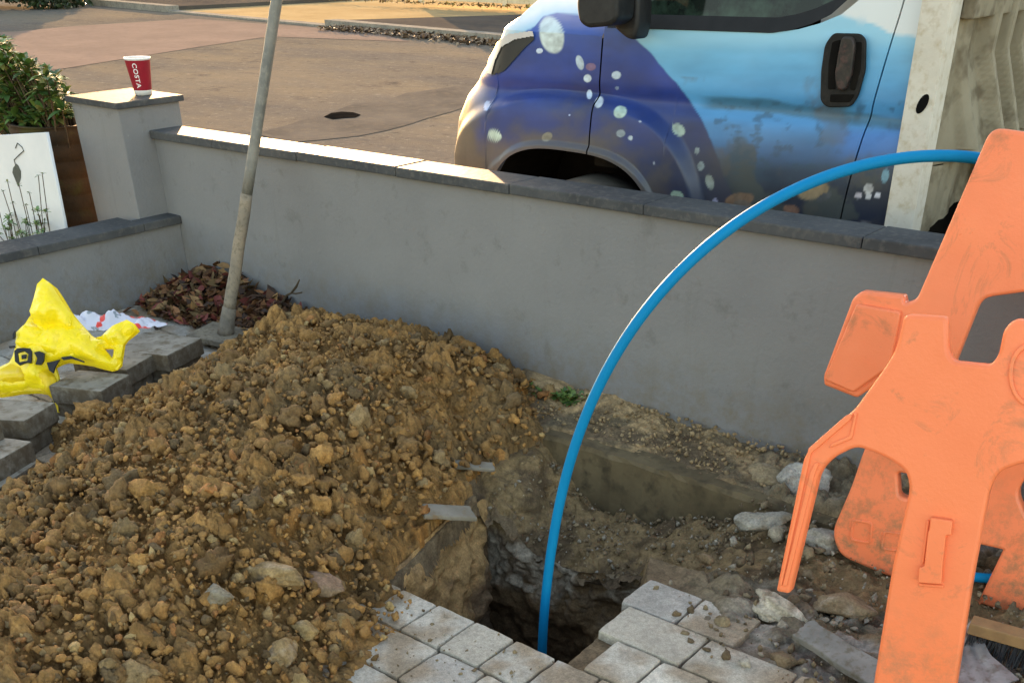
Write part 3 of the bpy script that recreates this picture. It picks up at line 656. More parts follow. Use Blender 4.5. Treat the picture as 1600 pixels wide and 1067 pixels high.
# ------------------------------------------------------------------ steel-footed tamper leaning on the wall
def tamper():
    foot = G(352, 524, .034); top = GY(440, -50, 3.362); d = top - foot
    root = empty('tamper', tuple(foot - np.array([0, 0, .034])), 'long handled tamper with square foot plate leaning against the wall by dead leaves', 'tamper')
    mw = mottle('weathered_ash_handle', (.26, .21, .15), (.17, .145, .115), 9, (.10, .085, .06), 60, .6, .75, .002, 90); mg = mottle('grey_worn_pole', (.20, .185, .155), (.125, .12, .105), 7, (.24, .22, .18), 40, .7, .6, .001, 90, spec=.5)
    P = lambda t: foot + d * t
    mb = MB(); ts = np.linspace(.08, .42, 14); mb.tube([P(t) + np.array([math.sin(t * 40) * .002, 0, 0]) for t in ts], [.0285 - .008 * (t - .08) for t in ts], 16); mb.build('wooden_handle', mw, root, True)
    mb = MB(); ts = np.linspace(.42, 1.25, 12); mb.tube([P(t) for t in ts], .0235, 16); mb.build('upper_pole', mg, root, True)
    mb = MB(); mb.tube([P(t) for t in (.002, .02, .05, .085, .087)], [.040, .037, .034, .032, .029], 16); mb.build('socket', mw, root, True)
    M = Matrix.Translation(Vector(foot)) @ Matrix.Rotation(R(18), 4, 'Z') @ Matrix.Rotation(R(4), 4, 'Y')
    mb = MB(); mb.box(-.14, -.11, -.016, .14, .11, .010, M=M); mb.build('foot_plate', mottle('dirty_iron', (.16, .135, .10), (.24, .20, .14), 12, (.07, .05, .035), 50, .7, .8, .003), root, bevel=.004)
tamper()

# ------------------------------------------------------------------ dead leaves in the corner
def leaves(n, place, size, pal, seed):
    r = np.random.default_rng(seed); VV, FF, CC = [], [], []
    shp = np.array([(-1, 0, 0), (-.45, .36, .0), (-.45, -.36, .0), (.25, .42, 0), (.25, -.42, 0), (1, 0, 0), (-.3, 0, 0), (.3, 0, 0)], float)
    fs = [(0, 2, 6), (0, 6, 1), (6, 2, 4), (6, 4, 7), (6, 7, 3), (6, 3, 1), (7, 4, 5), (7, 5, 3)]
    for i in range(n):
        p, nz = place(r); s_ = size * r.uniform(.6, 1.3); v = shp.copy(); v[:, 1] *= r.uniform(.6, 1.2); v[:, 2] += r.uniform(.2, .9) * v[:, 1] ** 2 * 1.5 + r.uniform(-.35, .35) * v[:, 0] ** 2 + r.normal(0, .06, 8)
        a, b, c = r.uniform(0, 6.28), r.normal(0, nz), r.normal(0, nz)
        M = np.array((Matrix.Rotation(a, 3, 'Z') @ Matrix.Rotation(b, 3, 'X') @ Matrix.Rotation(c, 3, 'Y')))
        VV.append(v @ M.T * s_ + p); FF.append(np.array(fs) + 8 * i); CC.append(np.tile(np.array(pal[r.integers(len(pal))]) * r.uniform(.6, 1.2), (8, 1)))
    return np.concatenate(VV), np.concatenate(FF), np.concatenate(CC)
def leaf_pile():
    def H(x, y): return .17 * math.exp(-((x + 4.62) / .30) ** 2 - ((y - 3.36) / .26) ** 2) + .08 * math.exp(-((x + 4.12) / .28) ** 2 - ((y - 3.32) / .22) ** 2)
    def pl(r):
        while True:
            x, y = r.uniform(-4.93, -3.75), r.uniform(2.86, 3.37); h = H(x, y)
            if h > .015 or r.random() < .02: return np.array([x, y, h * r.uniform(.5, 1.05) + .008]), .6
    pal = [(.10, .045, .02), (.07, .035, .018), (.15, .07, .03), (.22, .10, .04), (.05, .028, .018), (.12, .075, .03), (.16, .04, .03), (.26, .15, .06)]
    V, Fq, Cc = leaves(1300, pl, .044, pal, 3)
    V = np.minimum(V, [9, 3.392, 9]); V[:, 0] = np.maximum(V[:, 0], -4.955); V[:, 2] = np.maximum(V[:, 2], .004)
    tag(npmesh('dead_leaves', V, Fq, M_leafb, col=Cc), 'damp brown dead leaves heaped in the corner of the two walls', 'leaf litter', kind='stuff')
leaf_pile()
def twig():
    b = G(438, 490, .02); b[1] = min(b[1], 3.30); g = lambda px, py: GY(px, py, b[1])
    mb = MB(); pts = [b, g(443, 470), g(447, 462), g(455, 458), g(463, 448), g(468, 437)]; mb.tube(pts, [.006, .006, .005, .005, .006, .003], 6)
    mb.tube([g(455, 458), g(462, 459), g(472, 457)], [.004, .004, .003], 6); mb.tube([g(441, 476), g(436, 484)], [.004, .003], 5)
    tag(mb.build('twig', M_stem), 'forked bare dark twig sticking up between leaves and soil heap', 'twig')
twig()

# ------------------------------------------------------------------ carrier bag and wrapper on the blocks
def bag():
    m, t, b = nt('yellow_carrier_plastic', .34, .5)
    c = mix(t, (.88, .63, .002), (.92, .72, .008), noise(t, 10, 3)); bump(t, b, noise(t, 26, 3, .5, dist=1.0), .010, .5); t.links.new(c, b.inputs['Base Color']); b.inputs['Transmission Weight'].default_value = .0
    b.inputs['Subsurface Weight'].default_value = .0
    ms = mottle('black_bag_print', (.012, .012, .012), (.02, .02, .02), 20, None, rough=.4, bd=0)
    p0 = np.array([-3.86, 2.09, .14]); n = np.array([.62, -.60, .50]); M = frame_of(p0, n)
    out = [(75, 440), (87, 449), (96, 462), (104, 475), (111, 487), (118, 496), (124, 503), (134, 514), (143, 524), (152, 530), (159, 531), (166, 523), (178, 511), (190, 503), (201, 501), (210, 506), (217, 516), (213, 520), (207, 525), (199, 531), (194, 538), (192, 552), (189, 571), (182, 577), (174, 579), (160, 576), (143, 571), (124, 568), (105, 566),
           (96, 569), (87, 574), (91, 588), (93, 602), (92, 622), (93, 645), (89, 644), (86, 630), (82, 620), (73, 616), (62, 614), (47, 614), (32, 615), (16, 618), (0, 620), (-16, 618), (-28, 606), (-24, 590), (-10, 578), (4, 571), (14, 566), (20, 555), (23, 544), (28, 528), (34, 512), (45, 496), (56, 481), (60, 470), (63, 458), (68, 448)]
    hole = [(163, 545), (171, 544), (178, 545), (178, 552), (176, 560), (170, 553)]
    o2 = np.array(on_plane(out, M)); h2 = np.array(on_plane(hole, M))
    def inside(P, poly):
        x, y = P[:, 0], P[:, 1]; r_ = np.zeros(len(P), bool); j = len(poly) - 1
        for i in range(len(poly)):
            xi, yi = poly[i]; xj, yj = poly[j]; c_ = ((yi > y) != (yj > y)) & (x < (xj - xi) * (y - yi) / (yj - yi + 1e-12) + xi); r_ ^= c_; j = i
        return r_
    def dist(P, poly):
        d = np.full(len(P), 9.)
        for i in range(len(poly)):
            a, b_ = poly[i - 1], poly[i]; ab = b_ - a; tt = np.clip(((P - a) @ ab) / (ab @ ab), 0, 1); d = np.minimum(d, np.linalg.norm(P - a - tt[:, None] * ab, axis=1))
        return d
    # triangulated interior with a Delaunay fill
    from mathutils.geometry import delaunay_2d_cdt
    def dense(poly, s_=.012):
        q = []
        for i in range(len(poly)):
            a, b_ = poly[i - 1], poly[i]; k = max(1, int(np.linalg.norm(b_ - a) / s_)); q += [a + (b_ - a) * j / k for j in range(k)]
        return np.array(q)
    R3 = np.array(M.to_3x3()); rg = lambda q, f, sd_: (1 - np.abs(vnoise(q, f, sd_)) * 2.2)
    def piece(name, poly, holes, off, fat, mat_, parent, seed, st=.0145, lean=(0, 0)):
        o2 = np.array(on_plane(poly, M)); hs = [np.array(on_plane(h, M)) for h in holes]; ob = dense(o2); hb = [dense(h) for h in hs]; lo, hi = ob.min(0), ob.max(0)
        gx, gy = np.meshgrid(np.arange(lo[0], hi[0], st), np.arange(lo[1], hi[1], st)); Q = np.stack([gx.ravel(), gy.ravel()], 1) + rng.uniform(-.005, .005, (gx.size, 2))
        ok = lambda P_: inside(P_, o2) & ~np.any([inside(P_, h) for h in hs] + [np.zeros(len(P_), bool)], axis=0)
        dd = lambda P_: np.min([dist(P_, o2)] + [dist(P_, h) for h in hs], axis=0)
        Q = Q[ok(Q)]; Q = Q[dd(Q) > .007]; A = np.concatenate([ob] + hb + [Q]); ed = [(i, (i + 1) % len(ob)) for i in range(len(ob))]; k0 = len(ob)
        for h in hb: ed += [(k0 + i, k0 + (i + 1) % len(h)) for i in range(len(h))]; k0 += len(h)
        vs_, _, fs, _, _, _ = delaunay_2d_cdt([Vector(a) for a in A], ed, [], 0, 1e-6); V2 = np.array([v[:] for v in vs_]); Ft = np.array([list(f) for f in fs if len(f) == 3]); Ft = Ft[ok(V2[Ft].mean(1))]
        d = dd(V2); P3 = np.c_[V2, 0 * d + seed]; a1, a2 = .5 + seed, 2.1 + seed
        an1 = np.stack([V2 @ np.array([math.cos(a1), math.sin(a1)]), V2 @ np.array([-math.sin(a1), math.cos(a1)]) * .28, 0 * d], 1); an2 = np.stack([V2 @ np.array([math.cos(a2), math.sin(a2)]), V2 @ np.array([-math.sin(a2), math.cos(a2)]) * .3, 0 * d], 1)
        c_ = V2.mean(0); zf = off + fat * (1 - np.exp(-d / .045)) + (.026 * rg(an1, 11, 4) + .016 * rg(an2, 19, 5) + .010 * fbm(P3, 9, 2, 3) + rng.uniform(-.006, .006, len(V2))) * np.minimum(1, .25 + d / .03) + (V2 - c_) @ np.array(lean); zb = np.minimum(off - fat * .4, zf) - .0012
        W = np.concatenate([np.c_[V2, zf], np.c_[V2, zb]]) @ R3.T + p0; n_ = len(V2)
        # close the rim so that the film has a true edge
        o_ = npmesh(name, W, np.concatenate([Ft, Ft[:, ::-1] + n_]), mat_, parent, smooth=False); return o_, V2, zf, Ft
    mdk = mottle('shaded_yellow_film', (.72, .47, .004), (.80, .56, .008), 14, None, rough=.4, bd=.006, bs=30, spec=.4)
    root, V2, zf, Ft = piece('carrier_bag', out, [hole], 0, .045, m, None, .3); tag(root, 'crumpled bright yellow plastic carrier bag slumped over the loose blocks', 'carrier bag')
    piece('top_flap', [(75, 441), (88, 450), (104, 476), (124, 503), (132, 516), (112, 522), (92, 512), (74, 518), (58, 508), (52, 490), (60, 470), (66, 450)], [], .042, .012, m, root, 1.1, .013, (.0, .12))
    piece('side_fold', [(30, 522), (48, 506), (70, 516), (92, 510), (118, 520), (143, 526), (150, 548), (130, 562), (104, 564), (84, 556), (60, 550), (40, 548), (30, 540)], [], .034, .014, m, root, 2.4, .013, (0, -.10))
    piece('handle', [(146, 528), (160, 526), (178, 510), (200, 501), (211, 508), (216, 516), (206, 526), (194, 540), (191, 570), (184, 578), (160, 574), (150, 566), (160, 562), (174, 566), (181, 560), (182, 542), (170, 540), (158, 548), (148, 544)], [], .014, .010, m, root, 3.2, .011, (.1, 0))
    piece('lower_skirt', [(-16, 606), (0, 582), (20, 570), (44, 578), (80, 579), (90, 592), (92, 606), (93, 644), (89, 644), (84, 624), (70, 612), (40, 612), (0, 618)], [], .022, .012, mdk, root, 4.4, .013, (0, .1))
    def patch(name, polys, off):
        k = np.zeros(len(Ft), bool); cc = V2[Ft].mean(1)
        q = np.array(on_plane(polys[0], M)); k = inside(cc, q)
        for h in polys[1:]: k &= ~inside(cc, np.array(on_plane(h, M)))
        return k
    def mark(poly, holes, off):
        plate('printed_mark', [p[:2] for p in on_plane(poly, M)], [[p[:2] for p in on_plane(h, M)] for h in holes], .012, .001, M @ Matrix.Translation((0, 0, off)), ms, root, False)
    mark([(34, 555), (38, 551), (48, 550), (58, 551), (61, 556), (60, 573), (52, 573), (42, 577), (35, 571)], [[(39, 558), (49, 555), (56, 560), (54, 570), (41, 572)]], .076)
    mark([(64, 557), (72, 555), (80, 558), (79, 570), (74, 576), (66, 575), (69, 566)], [], .074); mark([(45, 561), (52, 560), (51, 566), (45, 567)], [], .075)
    mark([(82, 572), (92, 570), (102, 567), (95, 578), (92, 588), (86, 584)], [], .064)
    mark([(104, 564), (120, 562), (140, 570), (140, 572), (121, 566), (108, 568)], [], .070); mark([(21, 545), (30, 544), (31, 547), (22, 548)], [], .046); mark([(27, 526), (31, 521), (31, 531), (27, 534)], [], .046)
bag()
def wrapper():
    m, t, b = nt('white_red_film', .35, .5)
    c = mix(t, (.62, .60, .66), (.72, .05, .03), ramp(t, noise(t, 11, 2, .5), .55, .58)); c = mix(t, c, (.25, .28, .3), ramp(t, noise(t, 24, 2), .62, .65)); t.links.new(c, b.inputs['Base Color'])
    A, B = G(112, 508, .15), G(262, 507, .145); nx, ny = 46, 16; ss, tt = np.meshgrid(np.linspace(0, 1, nx), np.linspace(-1, 1, ny)); ss, tt = ss.ravel(), tt.ravel()
    wd = .075 * np.sqrt(np.maximum(.02, 1 - (2 * ss - .9) ** 2 * .8)); dv = (B - A) / np.linalg.norm(B - A); pv = np.array([-dv[1], dv[0], 0])
    V = A + (B - A) * ss[:, None] + pv * (tt * wd)[:, None]; P = V.copy(); V[:, 2] += .045 * (1 - tt ** 2) * np.interp(ss, [0, .5, .75, 1], [1.1, .8, .5, .15]) * (.7 + .9 * np.abs(fbm(P, 18, 3, 7))) + .01 * fbm(P, 40, 2, 9)
    tag(npmesh('wrapper', V, grid(nx, ny), m), 'crumpled white and red plastic wrapper behind the yellow bag', 'wrapper')
wrapper()

# ------------------------------------------------------------------ paper cup
def cup():
    b = G(224, 149, .898); b = np.array([-5.20, 3.43, .898]); x, y = PJ(b)
    b = GP(224.5, 148, (0, 0, .898), (0, 0, 1)); h = .163; r0, r1 = .041, .066
    root = empty('paper_cup', tuple(b), 'dark red paper coffee cup with white rim standing on the pillar cap', 'cup')
    M = Matrix.Translation(Vector(b))
    red = mottle('dark_red_print', (.24, .006, .018), (.28, .008, .022), 30, None, rough=.4, bd=0, spec=.4); wh = mottle('white_paper', (.72, .70, .68), (.76, .74, .72), 20, None, rough=.6, bd=0)
    mb = MB(); mb.lathe([(0, .012), (r0 - .003, .012), (r0 - .003, .0), (r0, 0), (r0 + .0035, .022)], 40, M, 1); mb.lathe([(r0 + .0035, .022), (r1 - .004, h - .010)], 40, M, 0); mb.lathe([(r1 - .004, h - .010), (r1 - .003, h - .006)], 40, M, 1); mb.lathe([(r1 - .003, h - .006), (r1 - .005, h - .012), (r0 + .001, .02), (0, .02)], 40, M, 1)
    mb.build('sleeve', [red, wh], root, True)
    mb = MB(); mb.lathe([(r1 - .004 + .0035 * math.cos(a), h - .004 + .0045 * math.sin(a)) for a in np.linspace(0, 2 * math.pi, 11)], 40, M); mb.build('rim', wh, root, True)
    # upright lettering wrapped round the cup
    cu = bpy.data.curves.new('lettering', 'FONT'); cu.body = 'COSTA'; cu.size = .031; cu.align_x = 'CENTER'; cu.align_y = 'CENTER'; cu.space_character = 1.12; cu.offset = .0006
    t = bpy.data.objects.new('tmp', cu); COL.objects.link(t); me = bpy.data.meshes.new_from_object(t.evaluated_get(bpy.context.evaluated_depsgraph_get())); bpy.data.objects.remove(t)
    bm = bmesh.new(); bm.from_mesh(me); bmesh.ops.triangulate(bm, faces=bm.faces[:]); bmesh.ops.subdivide_edges(bm, edges=bm.edges[:], cuts=2)
    a0 = math.atan2(-b[1], -b[0]) - .35
    for v in bm.verts:
        u, k = v.co.y, -v.co.x; z = .088 + k; r_ = r0 + .0035 + (r1 - .004 - r0 - .0035) * (z - .022) / (h - .032) + .0006; a = a0 + u / r_; v.co = Vector(b) + Vector((r_ * math.cos(a), r_ * math.sin(a), z))
    bm.to_mesh(me); bm.free(); link('lettering', me, wh, root)
cup()

# ------------------------------------------------------------------ neighbour's garden: board, timber pot, shrubs
def board():
    root = empty('white_board', tuple(GY(40, 370, 3.0)), 'white flat board standing behind the low side wall with a dark leaf outline', 'board')
    y = 3.0; q = [GY(-150, 220, y), GY(74, 207, y), GY(100, 362, y), GY(-130, 400, y)]
    q = np.array(q); q[2, 2] = q[3, 2] = -.1; M = frame_of((0, y, 0), (0, -1, 0)); xs = [(p[0], p[2]) for p in q]
    M = Matrix(((1, 0, 0, 0), (0, 0, -1, y), (0, 1, 0, 0), (0, 0, 0, 1)))
    plate('panel', xs[::-1], [], .018, .002, M, M_white, root)
    dk = mottle('dark_grey_ink', (.06, .07, .06), (.09, .10, .09), 30, None, rough=.6, bd=0); P = lambda a, b: GY(a, b, y - .0125)
    lf = [(25, 256), (28, 259), (32, 268), (32, 278), (28, 292), (24, 282), (19, 270), (20, 263)]
    plate('leaf_motif', [(P(*p)[0], P(*p)[2]) for p in lf][::-1], [], .002, .0005, Matrix(((1, 0, 0, 0), (0, 0, -1, y - .011), (0, 1, 0, 0), (0, 0, 0, 1))), dk, root)
    mb = MB(); mb.tube([P(*p) for p in ((24, 258), (22, 250), (30, 242), (37, 236), (34, 230), (27, 224), (24, 232))], .0022, 6); mb.build('stem_motif', dk, root)
board()
def pot():
    y = 3.34; a = GY(50, 183, y); b = GY(125, 176, y); r1 = (b[0] - a[0]) / 2; cx = a[0] + r1; y -= .1; zt = a[2]
    root = empty('log_planter', (cx, y + .1, 0), 'tall dark brown mossy timber planter between white board and pillar', 'planter')
    M = Matrix.Translation((cx, y + .1, 0)); r_ = random.Random(4); prof = [(r1 * .85, -.2)]
    for k in range(9):
        z = zt * k / 9; g = r1 * (.93 + .08 * k / 9); prof += [(g * .955, z + .004), (g * 1.0, z + .02), (g * (1.0 + r_.uniform(-.01, .014)), z + zt / 9 - .02), (g * .955, z + zt / 9 - .003)]
    prof += [(r1 * 1.02, zt), (r1 * .9, zt + .004), (r1 * .86, zt - .05)]; mb = MB(); mb.lathe(prof, 40, M); o = mb.build('staves', M_pot, root, True)
    mb = MB(); mb.lathe([(r1 * .88, zt - .05), (0, zt - .045)], 24, M); mb.build('compost', M_dark, root)
pot()
def rosette(center, n, size, r, up=.5):
    VV, FF, CC = [], [], []; k0 = 0
    for i in range(n):
        a = i * 2.4 + r.uniform(-.3, .3); el = r.uniform(-.15, 1.1); L = size * r.uniform(.7, 1.2); w_ = L * r.uniform(.15, .24)
        d = np.array([math.cos(a) * math.cos(el), math.sin(a) * math.cos(el), math.sin(el)]); s_ = np.array([-math.sin(a), math.cos(a), 0]); nn = np.cross(d, s_)
        pts = []
        for t, ww in ((.05, .3), (.35, 1), (.7, .8), (1, 0.02)):
            c = center + d * L * t - np.array([0, 0, 1]) * L * .25 * t * t; pts += [c - s_ * w_ * ww + nn * w_ * .3 * ww, c, c + s_ * w_ * ww + nn * w_ * .3 * ww]
        VV += pts; FF += [(k0 + 3 * j + q, k0 + 3 * j + q + 1, k0 + 3 * j + q + 4, k0 + 3 * j + q + 3) for j in range(3) for q in (0, 1)]; k0 += 12
        base = np.array([(.06, .12, .025), (.09, .16, .03), (.13, .19, .04), (.045, .09, .025), (.18, .18, .05)][r.integers(5)]) * r.uniform(.7, 1.3); CC += [base] * 12
    return VV, FF, CC
def shrub(name, label, pts, seed, size=.07, nl=16, root_at=None):
    r = np.random.default_rng(seed); VV, FF, CC = [], [], []; st = MB(); base = np.array(root_at)
    for p in pts:
        v, f, c = rosette(np.array(p), nl, size, r); k = len(VV); VV += v; FF += [tuple(k + i for i in q) for q in f]; CC += c
        m_ = base + (np.array(p) - base) * .5 + r.normal(0, .04, 3); st.tube([base + r.normal(0, .02, 3), m_, p], [.008, .006, .003], 5)
    root = empty(name, tuple(base), label, 'shrub'); npmesh('foliage', VV, FF, M_leaf, root, True, np.array(CC)); st.build('stem', M_stem, root)
def shrubs():
    r = np.random.default_rng(11); pts = []
    while len(pts) < 300:
        px, py = r.uniform(-70, 112), r.uniform(52, 205); top = np.interp(px, [-70, 0, 25, 60, 90, 112], [20, 58, 88, 108, 124, 148])
        if py < top + r.uniform(0, 8): continue
        if px > 60 and py > 186: continue
        pts.append(GY(px, py, r.uniform(3.16, 3.52)))
    shrub('evergreen_shrub', 'glossy green evergreen shrub with rosettes of pointed leaves left of the pillar', pts, 5, .085, 15, (-5.75, 3.34, .25))
    pts = [GY(r.uniform(-30, 78), y_, r.uniform(2.88, 2.96)) for y_ in r.uniform(330, 385, 34)]
    v2 = [GY(px, py, 2.93) for px, py in ((5, 300), (20, 318), (40, 320), (46, 302), (60, 275), (66, 272), (52, 330), (62, 338), (30, 290), (12, 285), (-8, 300), (70, 345))]
    rr = np.random.default_rng(2); VV, FF, CC = [], [], []; st = MB(); base = np.array([-5.75, 2.92, .1])
    for i, p in enumerate(pts + v2):
        v, f, c = rosette(np.array(p), 9 if i < len(pts) else 5, .036 if i < len(pts) else .022, rr); k = len(VV); VV += v; FF += [tuple(k + j for j in q) for q in f]; CC += [np.array(x) * (1.4 if i < len(pts) else .8) + (.05 if i < len(pts) else .02) for x in c]
        b0 = np.array([p[0] * .8 + base[0] * .2, 2.92, .12]); st.tube([base, b0, b0 * .5 + np.array(p) * .5 + rr.normal(0, .01, 3), p], .0022, 5)
    root = empty('wispy_plant', tuple(base), 'wispy pale plant with thin stems growing in front of the white board', 'plant'); npmesh('foliage', VV, FF, M_leaf, root, True, np.array(CC)); st.build('stem', M_stem, root)
    # weeds at the wall foot
    VV, FF, CC = [], [], []; st = MB(); rr = np.random.default_rng(8)
    for i in range(60):
        px = rr.uniform(818, 908); top = np.interp(px, [818, 855, 910], [628, 606, 632]); p = GY(px, rr.uniform(top, 648), rr.uniform(3.28, 3.37)); p[2] = max(p[2], .03)
        v, f, c = rosette(p, 9, .042, rr); k = len(VV); VV += v; FF += [tuple(k + j for j in q) for q in f]; CC += c; st.tube([tuple(GY(860, 645, 3.33)), (p[0], p[1], .012), p], .002, 5)
    root = empty('weed', tuple(GY(860, 645, 3.33)), 'small green weed growing at the wall foot left of the blue pipe', 'weed'); npmesh('foliage', VV, FF, M_leaf, root, True, np.array(CC)); st.build('stem', M_stem, root)
shrubs()

# ------------------------------------------------------------------ blue water pipe
def pipe():
    pts = [(845, 1035, 2.12), (846, 1005, 2.13), (850, 940, 2.14), (858, 860, 2.16), (872, 765, 2.18), (893, 700, 2.20), (918, 630, 2.22), (950, 560, 2.25), (995, 490, 2.28), (1050, 425, 2.33), (1120, 358, 2.44), (1200, 305, 2.58), (1285, 268, 2.74), (1370, 244, 2.92), (1450, 236, 3.06), (1530, 236, 3.16), (1620, 250, 3.22), (1720, 300, 3.24), (1790, 400, 3.22), (1810, 540, 3.08), (1780, 700, 3.06), (1700, 850, 3.03), (1610, 925, 2.98), (1545, 962, 2.95), (1500, 990, 2.93), (1440, 1000, 2.92)]
    W = [Vector(GY(*p)) for p in pts]; W = [W[0] + Vector((0, .02, -.25)), W[0] + Vector((0, .01, -.12))] + W
    for i in range(1, len(W)): W[i].z = max(W[i].z, .02) if i > len(W) - 8 else W[i].z
    for _ in range(3):               # even out the hand-measured bend
        W = [W[0]] + [(W[i - 1] + W[i] * 2 + W[i + 1]) / 4 for i in range(1, len(W) - 1)] + [W[-1]]
    from mathutils import geometry
    S = []
    for i in range(len(W) - 1):
        p0, p1, p2, p3 = W[max(i - 1, 0)], W[i], W[i + 1], W[min(i + 2, len(W) - 1)]
        for k in range(6):
            t = k / 6; S.append(.5 * ((2 * p1) + (p2 - p0) * t + (2 * p0 - 5 * p1 + 4 * p2 - p3) * t * t + (3 * p1 - p0 - 3 * p2 + p3) * t ** 3))
    mb = MB(); mb.tube(S, .0145, 20); tag(mb.build('water_pipe', M_pipe, None, True), 'blue plastic water pipe arching out of the hole over the wall', 'pipe')
pipe()

# ------------------------------------------------------------------ orange plastic barriers
def barriers():
    nb = np.array([.10, -.985, .12]); Pb = np.array([-.80, 2.865, 0.]); Mb_ = frame_of(Pb, nb)
    out = [(1548, 199, .03), (2000, 262, .03), (2040, 700, .03), (1960, 1100, .03), (1598, 968, .01), (1535, 944, .01), (1500, 935, .01), (1383, 899, .04), (1311, 868, .05), (1299, 832, .05), (1330, 760, .02), (1348, 707, .02), (1385, 620, .02), (1392, 590, .01), (1372, 600, .01), (1338, 622, .008), (1287, 602, .008), (1286, 588, .008), (1332, 466, .01), (1346, 455, .008), (1412, 462, .006), (1414, 474, .006), (1432, 468, .04)]
    h1 = [(1532, 466, .03), (1720, 440, .03), (1700, 650, .03), (1455, 660, .03)]
    h2 = [(1402, 738, .01), (1440, 745, .01), (1440, 785, .01), (1404, 776, .015)]
    h3 = fillet([(1588, 770), (1605, 742), (1660, 745), (1690, 790), (1670, 830), (1610, 825)], 30)
    h4 = [(1470, 838, .004), (1567, 859, .004), (1528, 941, .004), (1452, 922, .004)]
    root = empty('plastic_barrier', tuple(Pb), 'faded orange plastic barrier panel standing behind the brighter orange barrier foot', 'barrier')
    T = .05; Mf = Mb_ @ Matrix.Translation((0, 0, -T / 2))
    plate('panel', fillet(on_plane(out, Mb_), .02), [fillet(on_plane(h, Mb_), .02) for h in (h1, h2)] + [on_plane(h3, Mb_), fillet(on_plane(h4, Mb_), .005)], T, .009, Mf, M_orange_b, root, False)
    for sq in ([(1332, 810), (1364, 815), (1361, 850), (1327, 844)], [(1380, 828), (1412, 833), (1409, 862), (1375, 858)]):
        o = fillet(on_plane(sq, Mb_), .014); c = np.mean(np.array([p[:2] for p in o]), 0); i_ = [tuple(c + (np.array(p) - c) * .80) for p in o]
        plate('moulded_socket', o, [i_], .006, .0018, Mb_ @ Matrix.Translation((0, 0, .001)), M_orange_b, root)
    plate('lug', fillet(on_plane([(1290, 592), (1335, 612), (1392, 572), (1410, 486), (1340, 474)], Mb_), .008), [], .02, .006, Mb_ @ Matrix.Translation((0, 0, .006)), M_orange_b, root)
    # the foot in front
    nf = np.array([.12, -.97, .20]); Pf = np.array([-.394, 2.01, 0.]); M2 = frame_of(Pf, nf)
    out = [(1413, 491, .012), (1480, 495, .012), (1481, 550, .02), (1490, 565, .02), (1548, 571, .02), (1560, 555, .02), (1568, 515, .02), (1585, 498, .02), (1652, 508, .02), (1660, 575, .02), (1668, 640, .03), (1745, 735, .02), (1790, 760, .02), (1765, 985, .008), (1744, 983, .008), (1752, 800, .03), (1700, 752, .03), (1640, 722, .03), (1603, 722, .03), (1560, 737, .03), (1546, 765, .03), (1520, 900, .03), (1465, 1252, .01), (1338, 1232, .01), (1393, 890, .03), (1421, 765, .03), (1416, 737, .03), (1385, 715, .03), (1338, 697, .02), (1300, 716, .02), (1279, 738, .02), (1233, 928, .008), (1212, 924, .008), (1256, 712, .02), (1278, 686, .02), (1335, 640, .02), (1384, 572, .02), (1400, 545, .02)]
    root = empty('orange_barrier', tuple(Pf), 'bright orange moulded plastic barrier foot with a wide leg and thin strut', 'barrier')
    T = .042; plate('body', fillet(on_plane(out, M2), .015), [], T, .008, M2 @ Matrix.Translation((0, 0, -T / 2)), M_orange, root)
    def relief(pts, th, nm='moulded_rib', holes=()):
        plate(nm, fillet(on_plane(pts, M2), .004), [fillet(on_plane(h, M2), .004) for h in holes], th, min(.0022, th * .35), M2 @ Matrix.Translation((0, 0, th * .3)), M_orange, root)
    relief([(1456, 806), (1490, 811), (1488, 834), (1480, 833), (1474, 886), (1473, 910), (1436, 907), (1438, 884), (1446, 882), (1452, 828), (1454, 826)], .020, 'moulded_clip')
    relief([(1448, 812), (1453, 812), (1444, 880), (1440, 880)], .006, 'moulded_rib'); relief([(1436, 910), (1475, 913), (1474, 918), (1436, 915)], .006, 'moulded_rib')
    relief([(1266, 738), (1274, 722), (1281, 722), (1274, 740), (1230, 915), (1223, 915)], .006)
    relief([(1268, 708), (1330, 655), (1334, 645), (1322, 649), (1264, 700), (1218, 912), (1222, 915)], .007)
    relief([(1296, 700), (1332, 685), (1340, 645), (1336, 644), (1328, 680), (1300, 692)], .006)
    ring = [(1610 + 34 * math.cos(a), 585 + 50 * math.sin(a)) for a in np.linspace(0, 6.283, 28)[:-1]]; rin = [(1610 + 27 * math.cos(a), 585 + 42 * math.sin(a)) for a in np.linspace(0, 6.283, 28)[:-1]]
    plate('moulded_ring', [p[:2] for p in on_plane(ring, M2)], [[p[:2] for p in on_plane(rin, M2)]], .008, .002, M2 @ Matrix.Translation((0, 0, .002)), M_orange, root)
barriers()

